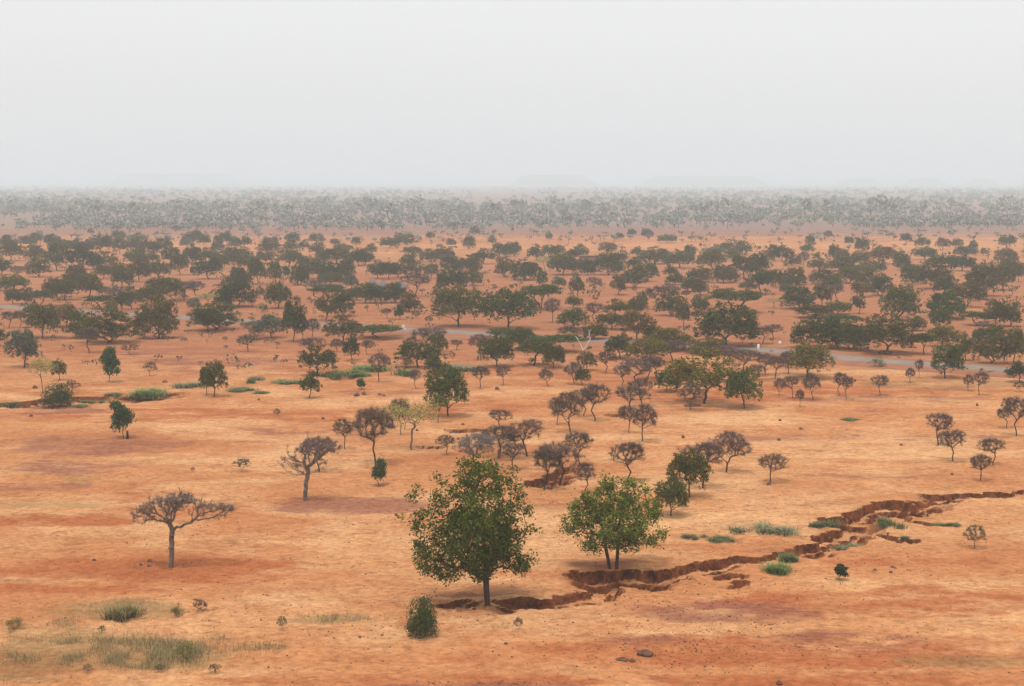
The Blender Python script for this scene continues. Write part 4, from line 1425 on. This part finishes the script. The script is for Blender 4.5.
def big_bare(name, label, base, stem, lobes, n_t, seed, r0, spikes_px=(), bark=None, twl=0.40, tint=(0.15, 0.105, 0.09), extra=3600, ne=9, start=7, trad=0.0095):
    rng = np.random.default_rng(seed)
    c, d = P(*base); s = d / F; bx, by = base
    root = tag(empty(name, (c[0], c[1], zat(c[0], c[1]) - 0.03)), label, "tree", "trees on the near plain")
    S = Skel()
    pts = []
    for t in np.linspace(0, 1, 9):
        f = t * (len(stem) - 1); i0 = min(int(f), len(stem) - 2); u = f - i0
        pts.append(np.array([((stem[i0][0] * (1 - u) + stem[i0 + 1][0] * u) - bx) * s + rng.normal() * 0.02, rng.normal() * 0.03, (by - (stem[i0][1] * (1 - u) + stem[i0 + 1][1] * u)) * s - 0.05]))
    S.chain(pts); tn = len(S.p)
    T = []
    W = np.array([q[2] * q[3] for q in lobes], float); W /= W.sum()
    for k in rng.choice(len(lobes), n_t, p=W):
        x, y, rx, ry = lobes[k]
        a = rng.normal(size=3); a /= np.linalg.norm(a); q = rng.random() ** 0.28
        if a[2] < 0: a[2] *= -0.5 if rng.random() < 0.6 else 1
        T.append(np.array([(x - bx + a[0] * q * rx) * s, a[1] * q * rx * s * 0.9, (by - y + a[2] * q * ry) * s]))
    for x, y in spikes_px: T.append(np.array([(x - bx) * s, 0.1, (by - y) * s]))
    tips = S.reach(rng, T, start, seg=0.25, lag=0.42, jit=0.55, lift=0.0)
    r = S.radii(0.0085, 2.05, r0)
    g, n = S.limbs(tn)
    sm = r < 0.017; sm[:tn] = False
    b = MB(); S.wood(b, r, (g < 0), 0, 0.02); link("trunk", b.mesh("trunk", [bark or M_GREYBARK], True), root)
    for i in range(n):
        b = MB()
        if S.wood(b, r, (g == i) & ~sm, 0, 0.03): link("limb", b.mesh("limb", [bark or M_GREYBARK], True), root)
    b = MB(); S.wood(b, r, sm, 0, 1.0); twigs_for(b, S, rng, tips, ne, twl, trad, 0, extra)
    cr = link("crown", b.mesh("crown", [M_TWIG]), root); cr.color = (*tint, 1)
    return root
big_bare("bare_tree", "wide flat topped leafless tree with pale peeling trunk, nearest on the left sand", (171, 567), [(171, 567), (172, 552), (172, 540), (173, 530)],
         [(160, 507, 24, 14), (185, 504, 22, 13), (143, 514, 13, 10), (215, 508, 20, 9), (226, 508, 11, 7), (175, 498, 22, 8)], 320, 31, 0.165, ((181, 488), (134, 516), (233, 508)))
big_bare("bare_tree", "gnarled leafless tree with a dead spike above its crown and wandering thin branches", (305, 500), [(305, 500), (306, 487), (307, 478), (309, 470)],
         [(318, 447, 18, 11), (328, 447, 14, 9), (308, 452, 14, 12), (300, 466, 14, 12), (322, 462, 10, 8), (290, 460, 9, 9)], 220, 32, 0.165, ((308, 431), (283, 472), (279, 462), (288, 445)), twl=0.4)
# the white dead tree
c, d = P(585, 372); s = d / F
root = tag(empty("dead_tree", (c[0], c[1], -0.05)), "white bleached dead tree with two bare forks among bare trees", "tree", "trees on the near plain")
S = Skel()
q = lambda x, y, dy=0.0: np.array([(x - 585) * s, dy, (372 - y) * s])
k = S.chain([q(584, 373), q(583.5, 362), q(583, 354), q(583, 350)])
n0 = len(S.p)
S.chain([q(581, 345, .2), q(579, 341, .3), q(577, 338, .4), q(575.5, 336, .5)], k)
S.chain([q(586, 346, -.1), q(588.5, 341, -.2), q(590, 338, -.2), q(588.8, 334, -.3), q(589, 331, -.3), q(588, 328.5, -.4)], k)
S.chain([q(591, 328.5, -.5)], len(S.p) - 2)
r = S.radii(0.035, 1.8, 0.085)
g, n = S.limbs(n0)
b = MB(); S.wood(b, r, g < 0, 0, 0.02); link("trunk", b.mesh("trunk", [M_GREYBARK], True), root)
for i in range(n):
    b = MB(); S.wood(b, r, g == i, 0, 0.02); link("limb", b.mesh("limb", [M_BLEACHED], True), root)

# ------------------------------------------------------------------ green grass clumps
def blades(b, rng, pts, h, w, lean=0.5, m=0):
    n = len(pts); a = rng.uniform(0, 6.283, n); hh = h * rng.uniform(0.45, 1.2, n)
    d = np.stack([np.cos(a), np.sin(a)], 1); l = rng.uniform(0.1, lean, n) * hh
    sx = np.stack([-d[:, 1], d[:, 0], np.zeros(n)], 1) * (w * rng.uniform(0.6, 1.3, n))[:, None]
    mid = pts + np.stack([d[:, 0] * l * 0.35, d[:, 1] * l * 0.35, hh * 0.6], 1)
    tip = pts + np.stack([d[:, 0] * l, d[:, 1] * l, hh], 1)
    V = np.stack([pts - sx, pts + sx, mid + sx * 0.7, mid - sx * 0.7, tip], 1)
    base = (np.arange(n) * 5)[:, None]
    b.add(V, base + np.array([[0, 1, 2, 3]]), m)
    b.f.append(((base + np.array([[3, 2, 4]])) + b.n - len(V) * 5, m))
GP = []
for i in range(3):
    rng = np.random.default_rng(300 + i)
    L = [(rng.normal() * 0.25, rng.normal() * 0.22, rng.uniform(0.12, 0.26)) for _ in range(7)]
    k = rng.integers(0, 7, 900); A = np.array(L)[k]
    a = rng.uniform(0, 6.283, 900); q = np.abs(rng.normal(size=900)) * 0.75 * A[:, 2]
    pts = np.stack([A[:, 0] + np.cos(a) * q, A[:, 1] + np.sin(a) * q, np.full(900, -0.02)], 1)
    pts[:, :2] /= 1.05
    b = MB(); blades(b, rng, pts, 0.8, 0.012, 0.5); GP.append(b.mesh("grass_clump", [M_LEAF]))
GRASS = [(124, 618, 44, 20, "wide soft olive clump of tall weeds on the near sand"), (775, 530, 44, 9, "wide green grass patch on pale sand above the gully"), (721, 539, 26, 7, "small flat green grass patch left of the wide patch above the gully"), (690, 537, 17, 8, "tiny grey green grass tuft, leftmost above the gully"),
         (823, 526, 24, 9, "green grass tuft beside the square red bank"), (777, 571, 36, 12, "bright green grass spilling below the gully, nearest of the gully grass"), (787, 560, 26, 12, "green grass clump just behind the nearest gully grass"), (820, 552, 26, 9, "round green grass tuft under the pale sand ledge"),
         (884, 524, 24, 11, "green grass tuft in front of the long red bank"), (862, 537, 26, 9, "pale grey grass filling the gully bed"), (940, 523, 18, 4, "low green tuft right of the long red bank"), (955, 524, 14, 4, "smallest green tuft beyond the long red bank"), (905, 537, 12, 4, "tiny green tuft on the right gully edge"),
         (845, 535, 20, 8, "dull grass on the sandy gully floor"), (148, 396, 46, 12, "broad bright grass patch beside the left gully"), (186, 388, 26, 8, "grey green grass patch right of the broad bright patch"), (12, 404, 26, 8, "green grass at the left gully's end"), (88, 403, 16, 5, "little grass tuft on the left gully's rim"),
         (115, 396, 16, 6, "grass tuft between the two red cuts of the left gully"), (80, 408, 14, 4, "low grass before the left gully's bush"), (240, 391, 26, 6, "thin green grass right of the two-trunked tree"), (255, 380, 16, 6, "grey bush of grass at the strip's left end"), (285, 383, 34, 6, "green grass strip left of the leaning tree"), (262, 394, 16, 4, "small flat tuft below the grass strip"),
         (333, 377, 24, 10, "green grass around the leaning tree's foot"), (350, 375, 24, 9, "bright grass right of the leaning tree"), (366, 371, 34, 9, "tall bright grass before the brown bare tree"), (362, 376, 26, 6, "short grass in front of the tall bright grass"), (403, 375, 26, 10, "bright yellow green grass under the two-legged tree"), (455, 370, 40, 8, "dull green grass strip right of the rounded bush tree"), (475, 371, 20, 6, "end of the dull grass strip by the bare clump"),
         (849, 420, 16, 4, "lone green tuft on open sand at right"), (165, 338, 9, 4, "green tuft at the foot of the dense olive dome tree"), (250, 384, 10, 8, "bright green weed right of the two-trunked tree"), (974, 372, 16, 4, "green grass by the road near the leafy roadside tree"), (1003, 376, 12, 3, "last green tuft by the road's right end")]
for x, y, w, h, lab in GRASS:
    c, d = P(x, y); s = d / F
    o = link("grass_clump", GP[int(rngT.integers(3))])
    t = np.array((0.150, 0.165, 0.075)) * (1 + rngT.normal() * 0.08)
    if "bright" in lab: t = np.array((0.150, 0.19, 0.065))
    if "grey" in lab or "pale" in lab or "dull" in lab: t = np.array((0.20, 0.19, 0.105))
    if 'olive' in lab: t = np.array((0.21, 0.165, 0.075))
    o.color = (*t, 1)
    o.location = (c[0], c[1] - 0.0, zat(c[0], c[1]) - 0.02)
    o.scale = (w * s, w * s * 1.1, h * s * 0.68)
    o.rotation_euler = (0, 0, rngT.uniform(0, 6.28) if w < 30 else rngT.uniform(-0.5, 0.5))
    tag(o, lab, "grass clump", "green grass clumps")

# dry grass nobody could count
rng = np.random.default_rng(400)
A = FIELDS["dryness"]
def scatter(n, fieldpatches, rng):
    out = []
    S_ = np.array([rx * ry * s for _, _, rx, ry, s in fieldpatches]); S_ = S_ / S_.sum()
    for k in rng.choice(len(fieldpatches), n, p=S_):
        cx, cy, rx, ry, _ = fieldpatches[k]
        a = rng.uniform(0, 6.283); q = math.sqrt(rng.random())
        q *= 0.75 + 0.7 * rng.random() ** 3
        out.append((cx + math.cos(a) * rx * q, cy + math.sin(a) * ry * q))
    return out
b = MB()
pp = scatter(26000, [(120, 652, 110, 15, 1.2), (45, 655, 50, 14, .6), (110, 650, 70, 11, 1.0), (150, 662, 60, 9, 1.0), (185, 650, 30, 9, .8), (110, 613, 48, 6, .7), (60, 625, 30, 6, .6), (330, 621, 55, 4, .7), (262, 648, 40, 4, .6), (30, 680, 40, 5, .4), (130, 605, 20, 4, .6), (505, 628, 20, 3, .2), (225, 640, 20, 5, .5)], rng)
W = []
for x, y in pp:
    c, d = P(x, y)
    if vnoise(np.array([c[0] * 0.9]), np.array([c[1] * 0.6]), 91)[0] > rng.uniform(0.3, 0.75):
        W.append((c[0], c[1], zat(c[0], c[1]) - 0.01))
blades(b, rng, np.array(W), 0.30, 0.008, 1.1)
W = []
for x, y in zip(rng.uniform(-20, 1044, 9000), rng.uniform(470, 690, 9000)):
    c, d = P(x, y)
    if vnoise(np.array([c[0] * 0.35]), np.array([c[1] * 0.3]), 95)[0] > rng.uniform(0.45, 0.9):
        for q_ in range(4): W.append((c[0] + rng.normal() * 0.07, c[1] + rng.normal() * 0.07, zat(c[0], c[1]) - 0.01))
blades(b, rng, np.array(W), 0.11, 0.007, 1.2)
o = link("dry_grass", b.mesh("dry_grass", [M_LEAF])); o.color = (0.30, 0.225, 0.11, 1)
tag(o, "thin dry straw coloured grass on the near sand", kind="stuff")

# ------------------------------------------------------------------ stones
ICO = None
def stone_mesh(seed, sub=2):
    import bmesh
    bm = bmesh.new(); bmesh.ops.create_icosphere(bm, subdivisions=sub, radius=0.5)
    rng = np.random.default_rng(seed); ax = rng.normal(size=(7, 3)); ax /= np.linalg.norm(ax, axis=1, keepdims=True)
    for v in bm.verts:
        p = np.array(v.co)
        for a in ax:
            t = p @ a
            if t > 0.33: p = p - a * (t - 0.33) * 0.9
        p[2] = max(p[2], -0.2)
        v.co = p
    V = np.array([v.co for v in bm.verts]); Fc = np.array([[v.index for v in f.verts] for f in bm.faces]); bm.free()
    return V, Fc
STN = []
for i in range(5):
    V, Fc = stone_mesh(500 + i); b = MB(); b.add(V, Fc); STN.append(b.mesh("rock", [M_ROCK]))
ROCKS = [(646, 655, 17, 7.5, "largest dark brown rock lying on the near sand"), (623, 661, 13, 4, "low flat dark rock left of the largest one"), (632, 662, 8, 4, "small rock between the flat rock and the largest one"), (779, 685, 7, 6, "upright dark rock at the bottom edge"), (150, 562, 6, 4, "pale small rock left of the wide leafless tree"),
         (141, 566, 4, 2.5, "tiny dark rock farthest left of the wide leafless tree"), (149, 567, 5, 2.5, "dark pebble left of the wide leafless tree's trunk"), (27, 364, 4, 3, "reddish brown rock beside the stout pale trunk"), (357, 396, 6, 4, "dark rock at the left of the stone-heap sapling"), (364, 395, 5, 5, "upright dark rock under the stone-heap sapling"), (380, 395, 5, 3, "dark rock right of the stone-heap sapling"),
         (384, 396, 3, 2, "smallest rock right of the stone-heap sapling"), (35, 388, 5, 4, "dark rock below the pale yellow sparse tree"), (31, 417, 4, 3, "black rock on pink gravel below the left gully"), (259, 401, 3, 3, "lone dark rock near the lone pale bush"), (323, 420, 4, 3, "dark rock on sand left of the broad dark round tree"), (497, 389, 5, 4, "dark rock between the two bare trees with light trunks"), (692, 406, 17, 3, "flat dark stones at the foot of the big olive yellow tree"),
         (886, 354.5, 15, 5, "dark boulder at the foot of the brownish green roadside tree"), (875, 571, 4, 3, "dark rock left of a pale rock on red gravel"), (893, 568, 7, 3, "pale grey rock on the red gravel at right"), (891, 573, 4, 2.5, "small rock below the pale grey rock"), (165, 382.5, 6, 3.5, "rock lying above the broad bright grass patch"), (901, 445, 4, 3, "lone rock on the sand left of the four bare trees"), (952, 476, 3, 3, "black rock left of the smallest bare tree"),
         (780, 421, 3, 3, "dark rock far left of the lone green tuft"), (801, 429, 5, 2.5, "dark rock on pale sand before the lone green tuft"), (779, 440, 4, 3, "black rock nearest the lone bare umbrella tree"), (977, 406, 3, 4, "upright dark rock on the right sand"), (855, 382, 3, 3, "black rock left of the lone bare umbrella tree by the road"), (769, 485, 5, 4, "brown rock at the foot of the small lone umbrella tree"),
         (683, 438, 4, 5, "black pointed rock on open sand near the middle bare trees"), (452, 432, 11, 6, "red brown earth lump on the small dirt bank"), (463, 425, 4, 3, "black rock above the small dirt bank"), (417, 432, 3, 3, "black rock right of the pale acacia's trunk"), (94, 560, 4, 3, "small dark rock on the sand at far left"), (360, 638, 4, 2, "dark stone in front of the dense dark green bush"), (506, 645, 5, 3, "reddish stone in front of the small dry sprig")]
for x, y, w, h, lab in ROCKS:
    c, d = P(x, y); s = d / F
    o = link("rock", STN[int(rngT.integers(5))])
    o.location = (c[0], c[1], zat(c[0], c[1]) + 0.05 * h * s); o.scale = (w * s * 1.15, w * s * 0.9, h * s * 1.5); o.rotation_euler = (0, 0, rngT.uniform(-0.4, 0.4))
    tag(o, lab, "rock", "single rocks on the sand")
b = MB(); rng = np.random.default_rng(600)
SV, SF = stone_mesh(701, 1)
pp = scatter(5000, [(500, 560, 560, 110, .22), (700, 600, 100, 14, 1), (690, 625, 90, 18, 1), (660, 655, 80, 14, 1), (760, 640, 120, 14, .7), (690, 645, 25, 8, 1.5), (890, 640, 40, 8, 1.2), (470, 684, 90, 4, 2.0), (800, 660, 200, 20, .3), (250, 640, 250, 40, .12), (870, 580, 100, 20, .25), (500, 560, 500, 100, .06), (160, 566, 40, 5, .8), (560, 655, 80, 20, .3)], rng)
for x, y in pp:
    c, d = P(x, y); sz = 0.035 + 0.10 * rng.random() ** 4
    a = rng.uniform(0, 6.283); ca, sa = math.cos(a), math.sin(a)
    V = SV * np.array([sz * rng.uniform(.8, 1.6), sz, sz * rng.uniform(.6, 1.1)])
    V = np.stack([V[:, 0] * ca - V[:, 1] * sa, V[:, 0] * sa + V[:, 1] * ca, V[:, 2]], 1) + np.array([c[0], c[1], zat(c[0], c[1]) + sz * 0.12])
    b.add(V, SF)
tag(link("gravel", b.mesh("gravel", [M_ROCK])), "dark pebbles strewn over the near sand", kind="stuff")

# ------------------------------------------------------------------ far woodland and scrub, uncountable
def blob_trees(b, rng, pts, wid, hgt, n_leaf):
    for (x, y), w, h in zip(pts, wid, hgt):
        k = max(8, int(n_leaf * rng.uniform(0.7, 1.3)))
        d_ = rng.normal(size=(k, 3)); d_ /= np.linalg.norm(d_, axis=1, keepdims=True)
        q = rng.uniform(0.45, 1.0, (k, 1))
        off = rng.normal(size=(3, 3)) * 0.22; off[:, 2] = np.abs(off[:, 2]) * 0.6
        cc = d_ * q * np.array([0.36, 0.36, 0.30]) + off[rng.integers(0, 3, k)]
        c = np.stack([x + cc[:, 0] * w, y + cc[:, 1] * w, h * 0.56 + cc[:, 2] * h * 0.95], 1)
        c[:, 2] = np.maximum(c[:, 2], 0.12 * h)
        leaves(b, rng, c, 0.23 * min(w, h * 1.4), 0, 0.0, 0.75)
        tubes(b, [(x, y, -0.1)], [(x + rng.normal() * 0.1 * w, y, h * 0.5)], [w * 0.035], [w * 0.02], 4, 1)
rng = np.random.default_rng(900)
b = MB(); pts, wd, ht = [], [], []
def band(n, y0, y1, size, thr, f=0.006, xr=(-20, 1044)):
    m = 0
    while m < n:
        px, py = rng.uniform(*xr), rng.uniform(y0, y1)
        c, d = P(px, py)
        if fbm(np.array([px * f]), np.array([py * 0.09]), 41)[0] + rng.normal() * 0.08 < thr: continue
        pts.append((c[0], c[1])); w = size * rng.uniform(0.6, 1.6); wd.append(w); ht.append(w * rng.uniform(0.6, 0.95)); m += 1
band(420, 219, 229, 4.2, 0.42)
band(900, 206, 224, 4.8, 0.33, 0.004)
band(160, 207, 218, 9.0, 0.30)
band(500, 203, 215, 5.5, 0.47)
band(420, 195, 205, 5.5, 0.50)
band(1500, 185.5, 196, 6.5, 0.36)
band(700, 190, 206, 5.0, 0.30)
band(160, 226, 242, 2.2, 0.40)
band(140, 222.5, 227.5, 4.0, 0.3, xr=(850, 1044))
band(160, 226, 231, 3.6, 0.3, xr=(-20, 400))
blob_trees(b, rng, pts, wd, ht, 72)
o = link("far_woodland", b.mesh("far_woodland", [M_LEAF, M_BARK])); o.color = (0.235, 0.235, 0.195, 1)  # foliage paler and greyer than near trees, distance haze painted into its colour
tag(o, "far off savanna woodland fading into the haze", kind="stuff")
b = MB(); pts, wd, ht = [], [], []
band(480, 234, 264, 2.0, 0.36); band(520, 255, 318, 1.5, 0.36); band(170, 312, 376, 1.0, 0.42)
for x, y in pts: pass
blob_trees(b, rng, pts, wd, ht, 26)
o = link("scrub", b.mesh("scrub", [M_LEAF, M_BARK])); o.color = (0.125, 0.100, 0.055, 1)
tag(o, "low scattered scrub between the trees of the belt", kind="stuff")

# ------------------------------------------------------------------ the dusty air
hb = MB(); box(hb, -31500, 31500, -520, 31500, -3.0, 90.0)
hz = link("haze", hb.mesh("haze", []))
hm = bpy.data.materials.new("dusty_air"); hm.use_nodes = True
nt = hm.node_tree; nt.nodes.clear()
pv = nt.nodes.new("ShaderNodeVolumePrincipled"); ho = nt.nodes.new("ShaderNodeOutputMaterial")
pv.inputs['Color'].default_value = (0.75, 0.83, 0.885, 1)
pv.inputs['Density'].default_value = 0.00040
pv.inputs['Anisotropy'].default_value = 0.0
nt.links.new(pv.outputs[0], ho.inputs['Volume'])
hz.data.materials.append(hm)
if hasattr(hm.cycles, "homogeneous_volume"): hm.cycles.homogeneous_volume = True
tag(hz, "pale dusty air over the plain", kind="stuff")
